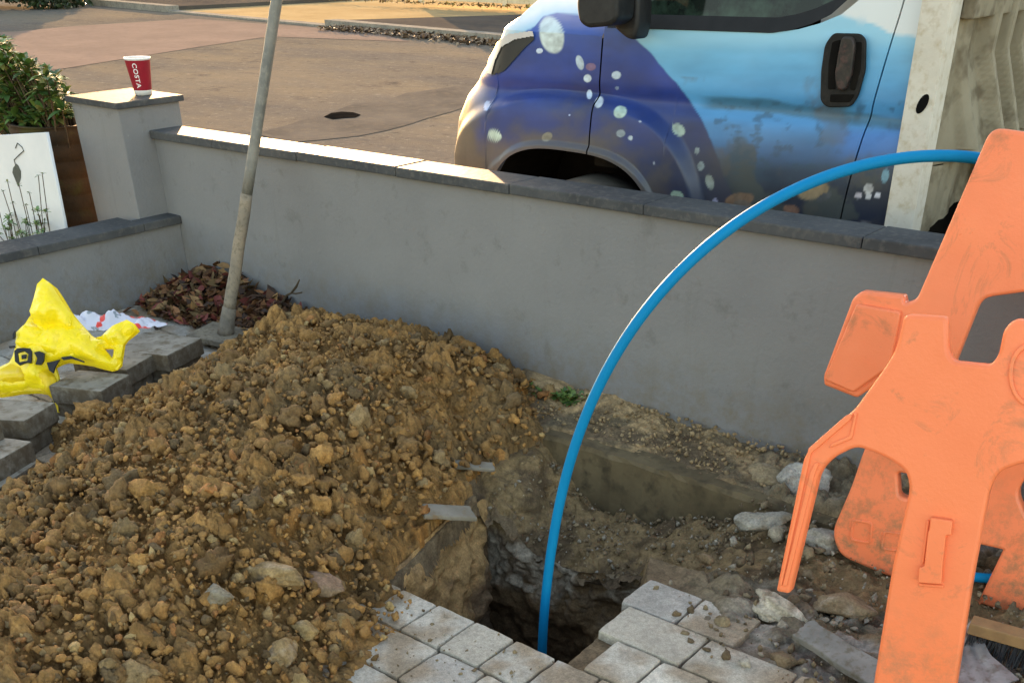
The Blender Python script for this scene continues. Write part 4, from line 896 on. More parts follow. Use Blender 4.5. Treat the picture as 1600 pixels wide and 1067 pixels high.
# ------------------------------------------------------------------ broom head and shovel lying behind the orange leg
def tools():
    a, b = G(1512, 984, .07), G(1660, 1026, .07); d = (b - a) / np.linalg.norm(b - a); p = np.array([-d[1], d[0], 0])
    root = empty('broom_head', tuple((a + b) / 2), 'wooden broom head with dark bristles lying right of the main orange leg', 'broom')
    M = Matrix((Vector(d), Vector(p), Vector((0, 0, 1)))).transposed().to_4x4(); M.translation = Vector(a)
    mb = MB(); mb.box(0, 0, -.012, float(np.linalg.norm(b - a)), .05, .022, M=M); mb.build('head_block', mottle('bare_wood', (.30, .18, .08), (.22, .13, .06), 20, None, rough=.7, bd=.002, bs=80), root, bevel=.004)
    mb = MB(); r = random.Random(2)
    for k in range(420):
        x, y = r.uniform(.005, .30), r.uniform(-.004, .048); q = M @ Vector((x, y, -.012)); e = M @ Vector((x + r.uniform(-.012, .012), y - r.uniform(.01, .05), -.068 + r.uniform(0, .012))); mb.tube([q, e], [.0016, .0011], 4, cap=False)
    mb.build('bristles', M_black, root)
    q = [G(1478, 992, .03), G(1500, 968, .03), G(1518, 975, .035), G(1545, 1030, .03), G(1590, 1068, .03), G(1560, 1120, .03), G(1450, 1110, .03), G(1462, 1030, .03)]
    nx, ny = 24, 24; L, Rr = [np.array(x) for x in (q[0], q[7], q[6])], [np.array(x) for x in (q[2], q[3], q[4])]
    root = empty('shovel', tuple(q[6]), 'worn grey shovel blade lying beside the base of the main orange leg', 'shovel')
    V = []
    for j in range(ny):
        t = j / (ny - 1); l = np.array([np.interp(t, [0, .5, 1], [p[k] for p in L]) for k in range(3)]); r_ = np.array([np.interp(t, [0, .5, 1], [p[k] for p in Rr]) for k in range(3)])
        for i in range(nx): s_ = i / (nx - 1); pnt = l + (r_ - l) * s_; pnt = pnt + np.array([0, 0, .018 * (2 * s_ - 1) ** 2 + .0025 * math.sin(s_ * 30)]); V.append(pnt)
    Vt = np.array(V); Vb = Vt - [0, 0, .003]; Fq = grid(nx, ny); npmesh('blade', np.concatenate([Vt, Vb]), np.concatenate([Fq, Fq[:, ::-1] + len(Vt)]), mottle('scraped_steel', (.16, .155, .15), (.28, .27, .26), 14, (.10, .08, .055), 45, .7, .5, .003, spec=.5, metal=.3), root)
    mb = MB(); mb.tube([q[6] + np.array([.05, .02, .02]), q[6] + np.array([.35, -.35, .03])], .018, 12); mb.build('shaft', M_stem, root, True)
tools()

# ------------------------------------------------------------------ far side: board fence and fallen leaves along the kerb
def far_side():
    A, B = G(655, 5, .1)[:2], G(830, 13, .1)[:2]; d = (B - A) / np.linalg.norm(B - A); n = np.array([-d[1], d[0]]); L = 14.
    mc = mottle('cream_painted_board', (.52, .45, .30), (.62, .54, .38), 2, (.35, .28, .16), 15, .5, .7, .003)
    root = empty('board_fence', (A[0], A[1], .1), 'cream painted low board fence along the far footway', 'fence')
    M = Matrix(((d[0], n[0], 0, A[0]), (d[1], n[1], 0, A[1]), (0, 0, 1, .10), (0, 0, 0, 1)))
    for i in range(6):
        mb = MB()
        for k in range(5): mb.box(i * 2.4 + .12, 0, .06 + k * .22, i * 2.4 + 2.4, .04, .06 + k * .22 + .205, M=M)
        mb.build('board_panel', mc, root, bevel=.006); mb = MB(); mb.box(i * 2.4, -.04, 0, i * 2.4 + .118, .08, 1.3, M=M); mb.build('post', mc, root, bevel=.006)
    pal = [(.22, .15, .03), (.30, .20, .04), (.16, .09, .03), (.10, .06, .03)]
    def pl(r):
        k = r.uniform(-6, L); q = A + d * k - n * abs(r.normal(0, .35)); return np.array([q[0], q[1], .11 + r.uniform(0, .03)]), .4
    def pl2(r):
        q = kpt_line(r.uniform(0, 1)) - kn * (abs(r.normal(0, .22)) + .02); return np.array([q[0], q[1], .01 + r.uniform(0, .05)]), .5
    P0, P1 = kpt(530), kpt(790); kpt_line = lambda t: P0 + (P1 - P0) * t * 1.3
    V, Fq, Cc = leaves(1100, pl, .05, pal, 5); tag(npmesh('fence_leaves', V, Fq, M_leafb, col=Cc), 'yellow fallen leaves along the foot of the far board fence', 'leaf litter', kind='stuff')
    V, Fq, Cc = leaves(1700, pl2, .055, [(.14, .085, .05), (.22, .15, .09), (.09, .06, .04), (.28, .2, .13)], 6); tag(npmesh('gutter_leaves', V, Fq, M_leafb, col=Cc), 'brown fallen leaves banked in the gutter below the far kerb', 'leaf litter', kind='stuff')
    g = [G(*p) for p in ((506, 184), (518, 178), (534, 176), (552, 177), (564, 181), (556, 185), (538, 186), (520, 188))]; mb = MB(); mb.add([(p[0], p[1], .008) for p in g], [tuple(range(7, -1, -1))]); tag(mb.build('pothole_shade', M_dark), 'small dark shape of a shaded pothole in the road surface', 'pothole')  # flat dark sheet, the pothole's shade put into its colour
far_side()
def hedge():
    a, b = G(-70, 7, .1), G(104, 8, .1); d = (b - a) / np.linalg.norm(b - a); n = np.array([-d[1], d[0], 0])
    if n[1] < 0: n = -n
    L = np.linalg.norm(b - a)
    def pl(r):
        u, v, w_ = r.uniform(0, L), r.uniform(0, 1.2), r.uniform(0, 1.5) ; q = a + d * u + n * (v + .15 * math.sin(u * 3)); q[2] = .1 + w_ * (1 - .25 * (2 * v / 1.2 - 1) ** 2) + .1 * math.sin(u * 2.1); return q, 1.2
    V, Fq, Cc = leaves(6000, pl, .085, [(.02, .035, .012), (.03, .05, .016), (.015, .025, .01), (.04, .05, .02)], 12)
    root = empty('hedge', tuple(a), 'dark clipped hedge at the far edge of the road, top left', 'hedge'); npmesh('foliage', V, Fq, M_leaf, root, True, Cc); mb = MB()
    for k in range(7): q = a + d * L * (k + .5) / 7 + n * .6; mb.tube([q, q + np.array([0, 0, 1.2])], [.05, .02], 6)
    mb2 = MB(); q0, q1 = a + d * .3 + n * .6, b - d * .3 + n * .6; mb.tube([q0 + np.array([0, 0, .25]), q1 + np.array([0, 0, .25])], .03, 6); mb.build('stem', M_stem, root)
hedge()

# ------------------------------------------------------------------ painted tipper truck
def truck():
    YV = 4.0; WX, WZ = -2.843, .345
    se = lambda x, z: (np.abs((x - WX) / .47) ** 3 + np.abs((z - WZ) / .475) ** 3) ** (1 / 3)
    root = empty('tipper_truck', (-2.2, 5.0, 0), 'blue mural painted tipper truck with white headboard parked beyond the wall', 'truck')
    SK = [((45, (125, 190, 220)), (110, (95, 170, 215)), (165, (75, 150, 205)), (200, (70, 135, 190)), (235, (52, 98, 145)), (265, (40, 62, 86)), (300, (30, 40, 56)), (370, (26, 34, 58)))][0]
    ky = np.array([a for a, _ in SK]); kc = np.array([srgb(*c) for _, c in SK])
    BUB = [(862, 55, 19, 29, -15, (200, 215, 215)), (906, 98, 6, 12, -15, (190, 210, 225)), (918, 123, 6, 6, 0, (200, 215, 225)), (923, 105, 8, 6, 0, (120, 95, 130)), (773, 212, 12, 8, 25, (190, 215, 205)), (761, 166, 5, 8, 10, (160, 185, 230)), (855, 214, 9, 7, -30, (125, 125, 115)), (843, 80, 5, 4, 0, (200, 215, 235)), (963, 118, 7, 6, 0, (190, 210, 225)), (964, 138, 3, 3, 0, (120, 140, 170)), (921, 148, 4, 7, 0, (190, 210, 235)), (936, 160, 6, 9, 20, (200, 215, 230)), (969, 175, 11, 10, -30, (180, 205, 195)), (970, 209, 7, 6, 0, (140, 155, 165)), (985, 216, 4, 4, 0, (180, 195, 205)), (1060, 203, 8, 11, -50, (150, 170, 160)), (1089, 236, 4, 6, 0, (140, 155, 160)), (1095, 260, 6, 7, 0, (130, 145, 150)), (1109, 285, 7, 13, -15, (135, 145, 140)), (1058, 306, 11, 8, 20, (140, 165, 150)), (1117, 315, 5, 5, 0, (150, 150, 175)),
           (1155, 312, 24, 11, -10, (125, 100, 80)), (1160, 322, 16, 9, 10, (105, 95, 85)), (1236, 328, 13, 8, 10, (125, 95, 80)), (1272, 299, 25, 13, -15, (140, 122, 95)), (1288, 308, 14, 6, -25, (70, 75, 80)), (1202, 328, 5, 10, -25, (110, 120, 80)), (1357, 295, 8, 8, 0, (205, 205, 205)), (1341, 306, 6, 5, 0, (175, 170, 180)), (1357, 307, 5, 4, 0, (210, 210, 215)), (1371, 306, 5, 4, 0, (205, 205, 215)), (1352, 353, 14, 7, 10, (95, 95, 100)), (1383, 275, 6, 11, 10, (120, 170, 190)), (890, 180, 1.5, 1.5, 0, (160, 175, 210)), (1000, 190, 2, 2, 0, (150, 165, 190)), (1022, 255, 2, 2, 0, (150, 160, 180)), (1148, 338, 12, 8, 0, (115, 100, 95))]
    def paint(V):
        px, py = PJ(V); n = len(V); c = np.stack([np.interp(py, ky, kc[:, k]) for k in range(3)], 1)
        def put(col, f): c[:] = c * (1 - f[:, None]) + np.asarray(col) * f[:, None]
        nz = fbm(np.stack([px / 60, py / 18, 0 * px], 1), 1, 4, 3); nb = fbm(np.stack([px / 40, py / 40, 0 * px], 1), 1, 4, 8)
        c *= (1 + .10 * nz)[:, None]
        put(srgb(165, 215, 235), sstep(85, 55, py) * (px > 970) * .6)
        wline = np.interp(px, [1270, 1300, 1395, 1450], [20, 18, 52, 62]); put(srgb(225, 228, 226), sstep(3, -3, py - wline - nb * 3) * (px > 1240))
        sy = np.interp(px, [1080, 1200, 1400], [158, 166, 194]); put(srgb(48, 98, 120), sstep(13, 7, np.abs(py - sy + 2 * nb)) * .75 * sstep(1085, 1120, px))
        put(srgb(66, 72, 70), sstep(.1, .5, nb + .35 * sstep(215, 250, py) - .5 * sstep(1180, 1330, px)) * sstep(190, 235, py) * sstep(1110, 1160, px) * .8)
        put(srgb(40, 70, 90), sstep(.1, .9, fbm(np.stack([px / 16, py / 10, 0 * px], 1), 1, 4, 5)) * sstep(150, 170, py) * sstep(300, 250, py) * (px > 1100) * .6)
        put(srgb(60, 125, 205), sstep(1290, 1330, px) * sstep(195, 215, py) * sstep(262, 225, py) * .7)
        cur = np.interp(py, [0, 30, 45, 85, 130, 185, 250, 310, 400], [955, 962, 972, 1020, 1058, 1094, 1124, 1148, 1175])
        tp = np.interp(px, [760, 800, 835, 848, 870, 915, 960, 980], [90, 60, 42, 26, 20, 24, 42, 48])
        dk = sstep(2, -2, px - cur + nb * 3) * sstep(-2, 2, py - tp)
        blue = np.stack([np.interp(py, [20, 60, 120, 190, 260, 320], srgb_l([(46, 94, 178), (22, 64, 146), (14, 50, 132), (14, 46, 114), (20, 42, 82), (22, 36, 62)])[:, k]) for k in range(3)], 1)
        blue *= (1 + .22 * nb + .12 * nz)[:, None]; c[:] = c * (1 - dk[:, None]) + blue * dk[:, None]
        put(srgb(58, 60, 72), dk * sstep(1010, 1110, px - .25 * (py - 200)) * sstep(180, 260, py) * .8)
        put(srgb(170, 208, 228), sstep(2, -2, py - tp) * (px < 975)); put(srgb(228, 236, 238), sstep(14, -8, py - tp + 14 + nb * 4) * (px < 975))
        put(srgb(88, 84, 78), dk * sstep(.12, -.02, (se(V[:, 0], V[:, 2]) - 1.10 + .12 * nb) * .5) * .75)
        put(srgb(74, 70, 66), dk * sstep(775, 735, px + 14 * nb) * sstep(125, 170, py)); put(srgb(92, 98, 135), dk * sstep(772, 745, px) * sstep(185, 150, py) * .8)
        for bx, by, rx, ry, ro, col in BUB:
            a = R(ro); dx, dy = px - bx, py - by; u = (dx * math.cos(a) + dy * math.sin(a)) / rx; v = (-dx * math.sin(a) + dy * math.cos(a)) / ry; q = np.sqrt(u * u + v * v)
            f = sstep(1.08, .88, q + .08 * nb); base = srgb(*col); cc = base * (1 + .25 * fbm(np.stack([px / 7, py / 7, 0 * px], 1), 1, 3, 4) - .25 * sstep(.4, 1., u * .5 + v * .6))[:, None]; c[:] = c * (1 - f[:, None]) + cc * f[:, None]
        dirt = sstep(.15, .6, fbm(V, 7, 5, 19) + .7 * sstep(.95, .5, V[:, 2]) - .25); put([.075, .065, .05], dirt * .45 * (py > 120) * (1 - .75 * dk))
        return np.clip(c, .002, .85)
    def srgb_l(L): return np.array([srgb(*a) for a in L])
    mp, t, b = nt('painted_bodywork', .32, .5)
    a = N(t, 'Attribute', attribute_name='col'); t.links.new(a.outputs['Color'], b.inputs['Base Color']); b.inputs['Coat Weight'].default_value = .12; b.inputs['Coat Roughness'].default_value = .15
    t.links.new(ramp(t, noise(t, 6, 5), -.4, 1.4), b.inputs['Roughness']); bump(t, b, noise(t, 3, 3), .004, .15)
    def bulge(x, z):
        o = .030 * np.exp(-((z - .83) / .22) ** 2) - .014 * np.exp(-((z - 1.035 - .02 * (x + 2)) / .035) ** 2) - .10 * sstep(1.15, 1.9, z) - .05 * sstep(.55, .35, z)
        d = se(x, z); return o + .036 * sstep(1.46, 1.36, d) + .014 * sstep(1.07, 1.02, d)
    def zbot(x, sill):
        return np.where(np.abs(x - WX) < .47, np.maximum(sill, WZ + .475 * np.maximum(0, 1 - np.abs((x - WX) / .47) ** 3) ** (1 / 3)), sill)
    # front wing wraps round the nose
    XD = -2.742; XS = -3.22
    def noseX(z): return np.interp(z, [.2, .5, .72, .85, .95, 1.05, 1.15, 1.24, 1.3], [-3.76, -3.88, -3.89, -3.85, -3.77, -3.64, -3.48, -3.36, -3.30])
    ns, nz_ = 330, 150; s_ = np.linspace(0, 1, ns); VV = np.zeros((nz_, ns, 3))
    for i, s1 in enumerate(s_):
        if s1 < .5: x0 = XD + (XS - XD) * s1 / .5; th = None
        else: th = (s1 - .5) / .5 * math.pi / 2; x0 = XS + (-3.88 - XS) * math.sin(th) ** .8
        zb = float(zbot(np.array(x0), .30)) if x0 > WX - .47 else .30
        ztop = 1.235
        z = zb + (ztop - zb) * np.linspace(0, 1, nz_)
        if th is None: x = np.full(nz_, x0); y = YV - bulge(x, z)
        else:
            xn = noseX(z); p = 2 / 2.5; x = XS + (xn - XS) * math.sin(th) ** p; yb = YV - bulge(np.full(nz_, XS) + (x - XS) * .6, z); y = 5.0 - (5.0 - yb) * max(0, math.cos(th)) ** p
            pass
        VV[:, i] = np.stack([x, y, z], 1)
    V = VV.reshape(-1, 3); Fq = grid(ns, nz_)
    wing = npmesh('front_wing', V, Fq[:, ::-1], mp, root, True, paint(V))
    # lamp cut from the same surface, set 5 mm proud
    cx, cy = PJ(V[Fq].mean(1)); lamp = [(832, 50), (836, 62), (822, 74), (806, 92), (788, 112), (770, 118), (762, 112), (768, 92), (780, 70), (796, 55)]
    def inpoly(x, y, poly):
        r_ = np.zeros(len(x), bool); j = len(poly) - 1
        for i in range(len(poly)):
            xi, yi = poly[i]; xj, yj = poly[j]; r_ ^= ((yi > y) != (yj > y)) & (x < (xj - xi) * (y - yi) / (yj - yi + 1e-9) + xi); j = i
        return r_
    nrm = np.zeros_like(V); fn = np.cross(V[Fq[:, 1]] - V[Fq[:, 0]], V[Fq[:, 3]] - V[Fq[:, 0]])
    for k in range(4): np.add.at(nrm, Fq[:, k], fn)
    nrm /= np.linalg.norm(nrm, axis=1)[:, None] + 1e-12; nrm = -nrm if (nrm[:, 1].mean() > 0) else nrm
    frontmost = (fn * (V[Fq].mean(1) - CAM)).sum(1) * np.sign((fn[:, 1] * 1).mean()) * -1 < 0
    frontmost = frontmost | (V[Fq].mean(1)[:, 1] < 4.4)
    def skin(name, poly, off, m):
        k = inpoly(cx, cy, poly) & frontmost; u, inv = np.unique(Fq[k], return_inverse=True)
        if len(u): return npmesh(name, (V + nrm * off)[u], inv.reshape(-1, 4)[:, ::-1], m, root)
    ml, t, b = nt('lamp_lens', .4, .3); b.inputs['Base Color'].default_value = (.02, .022, .024, 1)
    mrim = mottle('lamp_trim', (.45, .43, .42), (.5, .48, .46), 20, None, rough=.3, bd=0, spec=.5)
    skin('headlight', lamp, .005, ml); skin('headlight_trim', [(796, 54), (834, 49), (836, 57), (806, 62), (786, 74), (776, 96), (770, 118), (762, 112), (768, 90), (780, 68)], .010, mrim)
    # bonnet
    ring = VV[-1]; nr = 90; VB = []
    for k in range(nr):
        t_ = k / (nr - 1); c_ = np.array([-2.80, 5.0, 1.50]); e = np.stack([ring[:, 0] + (np.maximum(ring[:, 0], -2.80) * 0 + -2.80 - ring[:, 0]) * t_ * np.where(s_ < .5, .25 * 0, 1), ring[:, 1] + (5.0 - ring[:, 1]) * t_, ring[:, 2] + (.27) * np.sin(t_ * math.pi / 2) ** .8 * np.interp(s_, [0, .5, 1], [1, .95, .75])], 1); VB.append(e)
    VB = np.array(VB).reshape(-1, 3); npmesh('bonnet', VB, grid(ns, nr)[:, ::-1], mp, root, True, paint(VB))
    # driver's door and cab corner
    def side(name, x0f, x1f, n, z0f, z1f, gap=.004, m=140):
        z_ = []; xs = np.linspace(0, 1, n); G_ = np.zeros((m, n, 3))
        for i, u in enumerate(xs):
            xm = x0f(.9) + (x1f(.9) - x0f(.9)) * u; zb, zt = float(z0f(xm)), float(z1f(xm)); z = zb + (zt - zb) * np.linspace(0, 1, m); x = x0f(z) + (x1f(z) - x0f(z)) * u; G_[:, i] = np.stack([x, YV - bulge(x, z), z], 1)
        V = G_.reshape(-1, 3)
        # folded edge so that the shut line is a real gap
        edge = G_.copy(); per = np.concatenate([G_[0], G_[:, -1], G_[-1, ::-1], G_[::-1, 0]]); inn = per + [0, .05, 0]
        k = len(V); L = len(per); V2 = np.concatenate([V, per, inn]); F2 = np.array([(k + i, k + (i + 1) % L, k + L + (i + 1) % L, k + L + i) for i in range(L)])
        o = npmesh(name, V2, np.concatenate([grid(n, m), F2]), mp, root, True, paint(V2)); return o
    rear = lambda z: np.interp(z, [.3, .7, .9, 1.05, 1.35, 1.6], [-1.625, -1.61, -1.592, -1.575, -1.545, -1.53])
    front = lambda z: np.interp(z, [.3, 1.6], [-2.736, -2.734])
    ztop = lambda x: np.interp(x, [-2.75, -2.0, -1.93, -1.86, -1.79, -1.73, -1.70, -1.5], [1.268, 1.283, 1.295, 1.315, 1.345, 1.40, 1.52, 1.52])
    door = side('door', front, lambda z: rear(z) - .003, 250, lambda x: zbot(np.array(x), .36), ztop)
    side('cab_corner', lambda z: rear(z) + .003, lambda z: np.full_like(np.asarray(z, float), -1.425), 60, lambda x: .36, lambda x: 1.52)
    # window: seal, glass
    seal = mottle('rubber_seal', (.008, .008, .008), (.012, .012, .012), 20, None, rough=.6, bd=0); gl, t, b = nt('dark_side_glass', .06, .3); b.inputs['Base Color'].default_value = (.012, .02, .016, 1)
    c = mix(t, (.006, .010, .008), (.03, .055, .04), ramp(t, noise(t, 5, 5, .7), .45, .65)); t.links.new(c, b.inputs['Base Color'])
    xs = np.linspace(-2.72, -1.70, 60); lo = np.array([ztop(x) for x in xs]); mb = MB()
    for i in range(59):
        for (a0, a1, y_, mat_) in ((0, .042, -.004, 0),):
            p = [(xs[i], YV - float(bulge(xs[i], lo[i])) + y_, lo[i] - .004), (xs[i + 1], YV - float(bulge(xs[i + 1], lo[i + 1])) + y_, lo[i + 1] - .004), (xs[i + 1], YV - float(bulge(xs[i + 1], lo[i + 1] + a1)) + y_ + .02, lo[i + 1] + a1), (xs[i], YV - float(bulge(xs[i], lo[i] + a1)) + y_ + .02, lo[i] + a1)]
            mb.add(p, [(0, 1, 2, 3)])
    mb.build('window_seal', seal, door, True); mb = MB(); hi = 1.9
    for i in range(59):
        za, zb = lo[i] + .02, lo[i + 1] + .02; f = lambda x, z: (x, YV - float(bulge(x, z)) + .022, z); mb.add([f(xs[i], za), f(xs[i + 1], zb), f(xs[i + 1], max(hi, zb)), f(xs[i], max(hi, za))], [(0, 1, 2, 3)])
    mb.build('window_glass', gl, door, True)
    mb = MB(); mb.box(-2.40, YV + .05, 1.26, -2.36, YV + .09, 1.9); mb.build('window_pillar', seal, door)
    # door handle
    P = lambda px, py, o_=0: GY(px, py, YV - .018 - o_); fr = Matrix(((1, 0, 0, 0), (0, 0, -1, YV - .020), (0, 1, 0, 0), (0, 0, 0, 1)))
    hp = [(1303, 52), (1345, 53), (1354, 62), (1353, 110), (1342, 150), (1331, 167), (1293, 168), (1283, 158), (1284, 112), (1290, 70)]
    mhp = mottle('dusty_black_plastic', (.010, .010, .010), (.018, .017, .016), 25, (.035, .03, .025), 60, .4, .6, .001, spec=.15); q = [(P(*p)[0], P(*p)[2]) for p in hp][::-1]; plate('handle_plate', fillet(q, .015), [], .014, .004, fr, mhp, door)
    for pk_ in ([(1301, 66), (1314, 62), (1304, 118), (1306, 140), (1294, 140), (1295, 100)], [(1338, 66), (1347, 66), (1345, 108), (1336, 142), (1328, 140), (1334, 112)], [(1298, 148), (1336, 148), (1328, 160), (1297, 160)]):
        q = [(P(*p, .008)[0], P(*p, .008)[2]) for p in pk_][::-1]; plate('handle_pocket', fillet(q, .006), [], .003, .0008, Matrix(((1, 0, 0, 0), (0, 0, -1, YV - .0278), (0, 1, 0, 0), (0, 0, 0, 1))), M_dark, door)
    q = [(P(*p, .015)[0], P(*p, .015)[2]) for p in [(1318, 57), (1334, 58), (1338, 70), (1332, 118), (1322, 142), (1310, 140), (1306, 118), (1313, 75)]][::-1]
    plate('door_handle', fillet(q, .012), [], .022, .006, Matrix(((1, 0, 0, 0), (0, 0, -1, YV - .036), (0, 1, 0, 0), (0, 0, 0, 1))), mottle('worn_black_grip', (.018, .017, .016), (.035, .03, .026), 30, (.10, .05, .045), 50, .5, .5, .001), door)
    # mirror
    P = lambda px, py, y_: GY(px, py, y_)
    for nm, poly, y_, th in (('mirror_head', [(920, -60), (982, -60), (978, 30), (966, 40), (930, 43), (918, 34), (914, 10)], 3.78, .12), ('mirror_arm', [(960, -10), (1010, -10), (1008, 40), (1002, 62), (990, 60), (968, 42)], 3.90, .10)):
        q = [(P(*p, y_)[0], P(*p, y_)[2]) for p in poly][::-1]; plate(nm, fillet(q, .03), [], th, .015, Matrix(((1, 0, 0, 0), (0, 0, -1, y_), (0, 1, 0, 0), (0, 0, 0, 1))), M_black, root)
    # wheel and well
    my = Matrix.Translation((WX, YV + .05, WZ)) @ Matrix.Rotation(math.pi / 2, 4, 'X'); tr = .345
    tyre = mottle('dusty_tyre', (.12, .112, .10), (.17, .155, .135), 12, None, rough=.9, bd=.003, bs=60)
    mb = MB(); mb.lathe([(.21, -.02), (.22, .0), (.30, .004), (.325, -.01), (tr, -.03), (tr, -.19), (.32, -.215), (.2, -.215)], 56, my); o = mb.build('wheel', tyre, root, True)
    mb = MB(); mb.lathe([(.0, -.03), (.10, -.03), (.13, -.05), (.19, -.05), (.212, -.004), (.222, -.006)], 48, my); mb.build('rim', mottle('grey_steel_rim', (.2, .2, .2), (.14, .14, .14), 9, None, rough=.5, bd=0, metal=.5), o, True)
    mb = MB(); ml_ = []
    for k in range(33):
        a = math.pi * k / 32 * 1.15 - .22; q_ = (abs(math.cos(a)) ** 3 + abs(math.sin(a)) ** 3) ** (-1 / 3); ml_.append((WX + .495 * q_ * math.cos(a), WZ + .50 * q_ * math.sin(a)))
    for k in range(32): (xa, za), (xb, zb) = ml_[k], ml_[k + 1]; mb.add([(xa, YV + .005, za), (xb, YV + .005, zb), (xb, YV + .5, zb), (xa, YV + .5, za)], [(0, 1, 2, 3)])
    mb.add([(WX - .6, YV + .5, .1), (WX + .6, YV + .5, .1), (WX + .6, YV + .5, .95), (WX - .6, YV + .5, .95)], [(0, 1, 2, 3)]); mb.build('wheel_arch_liner', M_dark, root)
    # upper cab, far side, floor: closed so it is a real cab from any side
    wh = mottle('white_cab_paint', (.6, .61, .61), (.66, .66, .65), 2, None, rough=.35, bd=0, spec=.5)
    mb = MB(); prof = [(-2.80, 1.50), (-2.1, 2.18), (-1.9, 2.25), (-1.45, 2.25)]
    mb.add([(x, y, z) for y in (4.10, 5.9) for x, z in prof[1:]] , [(0, 1, 4, 3), (1, 2, 5, 4)]); mb.build('roof', wh, root)
    mb = MB(); mb.add([(-2.82, 4.12, 1.49), (-2.82, 5.88, 1.49), (-2.1, 5.85, 2.18), (-2.1, 4.15, 2.18)], [(0, 3, 2, 1)]); mb.build('windscreen', gl, root)
    mb = MB(); mb.box(-1.44, 4.06, .4, -1.425, 5.95, 2.25); mb.add([(-2.82, 4.10, 1.25), (-2.12, 4.10, 2.2), (-2.05, 4.10, 2.2), (-2.66, 4.10, 1.25)], [(0, 1, 2, 3)])
    mb.box(-2.12, 4.09, 1.9, -1.43, 4.12, 2.24); mb.box(-3.3, 5.97, .35, -1.43, 6.0, 1.6); mb.box(-2.6, 5.95, 1.6, -1.43, 5.97, 2.2); mb.build('cab_shell', wh, root)
    mb = MB(); mb.box(-3.6, 4.55, .25, 3.4, 5.45, .42); mb.box(-2.4, 4.06, .28, -1.45, 5.9, .36); mb.box(-2.80, 4.07, .75, -2.68, 5.9, 1.22); mb.box(-1.66, 4.10, .37, -1.50, 5.9, 1.24); mb.build('chassis_and_backing', M_dark, root)  # chassis plus added dark boxes that stop sun leaking through shut gaps
    # tipper body: headboard post, ribbed headboard, underframe
    wt = mottle('chipped_white_post', (.50, .46, .38), (.58, .54, .46), 7, (.38, .31, .20), 26, .6, .7, .004, 60); gr = mottle('grimy_white_steel', (.19, .16, .105), (.27, .235, .165), 3, (.12, .095, .06), 11, .9, .75, .004, 40)
    zA = GY(1395, 372, 3.96)[2]; xl0, xr0 = GY(1380, 365, 3.96)[0], GY(1424, 371, 3.96)[0]; xl1, xr1 = GY(1440, 0, 3.96)[0], GY(1490, 0, 3.96)[0]
    mb = MB(); ze = 1.40; k = (2.3 - zA) / (ze - zA); xl2, xr2 = xl0 + (xl1 - xl0) * k * .6, xr0 + (xr1 - xr0) * k * .6
    mb.add([(xl0, 3.96, zA - .1), (xr0, 3.96, zA - .1), (xr0 + .0, 4.06, zA - .1), (xl0, 4.06, zA - .1), (xl1, 3.96, ze), (xr1, 3.96, ze), (xr1, 4.06, ze), (xl1, 4.06, ze), (xl2, 3.96, 2.3), (xr2, 3.96, 2.3), (xr2, 4.06, 2.3), (xl2, 4.06, 2.3)],
           [(3, 2, 1, 0), (0, 1, 5, 4), (1, 2, 6, 5), (2, 3, 7, 6), (3, 0, 4, 7), (4, 5, 9, 8), (5, 6, 10, 9), (6, 7, 11, 10), (7, 4, 8, 11), (8, 9, 10, 11)]); post = mb.build('headboard_post', wt, root, bevel=.008)
    c0 = GY(1441, 163, 3.957); el = [(c0[0] + .017 * math.cos(a) + .008 * math.sin(a), c0[2] + .030 * math.sin(a)) for a in np.linspace(0, 6.283, 20)[:-1]]
    plate('slot', el, [], .004, .001, Matrix(((1, 0, 0, 0), (0, 0, -1, 3.9595), (0, 1, 0, 0), (0, 0, 0, 1))), M_dark, post)
    # ribbed headboard in the plane across the truck, ribs swept out at the bottom
    XH = xr1 - .005
    ny_, nz2 = 200, 60; Y, T = np.meshgrid(np.linspace(4.062, 6.0, 420), np.linspace(0, 1, nz2)); zb = np.interp(Y, [4.06, 5.3, 6], [.945, .985, 1.0]); Z = zb + (2.0 - zb) * T
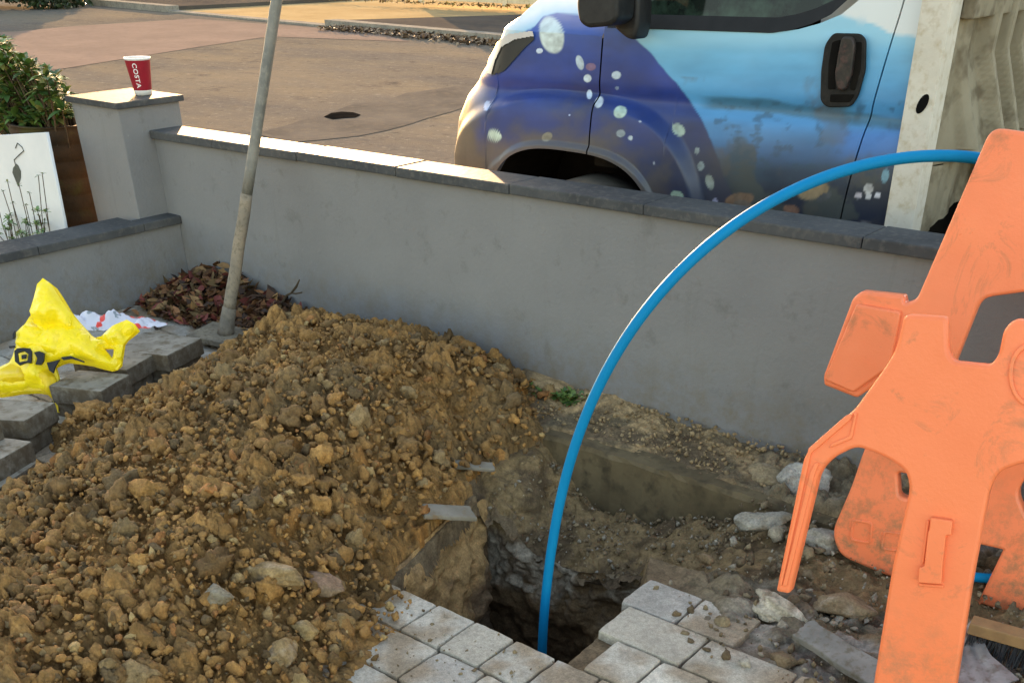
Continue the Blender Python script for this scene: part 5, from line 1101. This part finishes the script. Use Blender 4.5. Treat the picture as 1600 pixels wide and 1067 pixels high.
    kink = np.clip((1.24 - Z) / .28, 0, 1); rib = np.abs(((Y - .02 - .06 * kink) / .165) % 1 - .5) * 2; X = XH + (.10 * kink + .060 * sstep(.66, .80, rib)) * sstep(4.06, 4.30, Y)
    V = np.stack([X, Y, Z], 2).reshape(-1, 3); npmesh('headboard_panel', V, grid(420, nz2), gr, root)
    mb = MB(); mb.box(XH - .02, 4.062, 2.0, XH + .05, 6.0, 2.08); mb.box(XH, 4.07, 1.345, XH + .045, 6.0, 1.42); mb.build('headboard_rail', gr, root, bevel=.006)
    Y, T = np.meshgrid(np.linspace(4.062, 6.0, 60), np.linspace(0, 1, 4)); V = np.stack([XH + (.09 + .05 * np.sin(T * 3.14)) * sstep(4.06, 4.3, Y), Y, np.interp(Y, [4.06, 5.3, 6], [.90, .94, .955]) + .05 * T], 2).reshape(-1, 3); npmesh('headboard_lip', V, grid(60, 4), gr, root)
    Y, T = np.meshgrid(np.linspace(4.062, 4.62, 40), np.linspace(0, 1, 20)); zb = np.interp(Y, [4.062, 4.62], [.655, .80]); X = XH + .0 * Y + .03 * sstep(4.06, 4.2, Y) + .012 * (np.abs((Y / .14) % 1 - .5) < .2)
    V = np.stack([X, Y, zb + (.90 - zb) * T], 2).reshape(-1, 3); npmesh('lower_bracket', V, grid(40, 20), gr, root)
    mb = MB(); mb.box(XH + .15, 4.62, .45, 3.4, 4.76, .86); mb.box(XH + .15, 5.25, .45, 3.4, 5.4, .86); mb.box(XH + .06, 4.4, .88, .3, 5.95, .90); mb.box(XH - .03, 4.08, .40, XH - .012, 5.95, .93); mb.build('underframe', M_dark, root)
    for x in (1.2,):
        my = Matrix.Translation((x, YV + .1, WZ)) @ Matrix.Rotation(math.pi / 2, 4, 'X'); mb = MB(); mb.lathe([(.0, -.06), (.21, -.05), (.22, .0), (.30, .004), (.325, -.01), (tr, -.03), (tr, -.19), (.32, -.215), (.2, -.215)], 48, my); mb.build('rear_wheel', tyre, root, True)
    w2 = o.copy(); COL.objects.link(w2); w2.location.y += 1.85
truck()
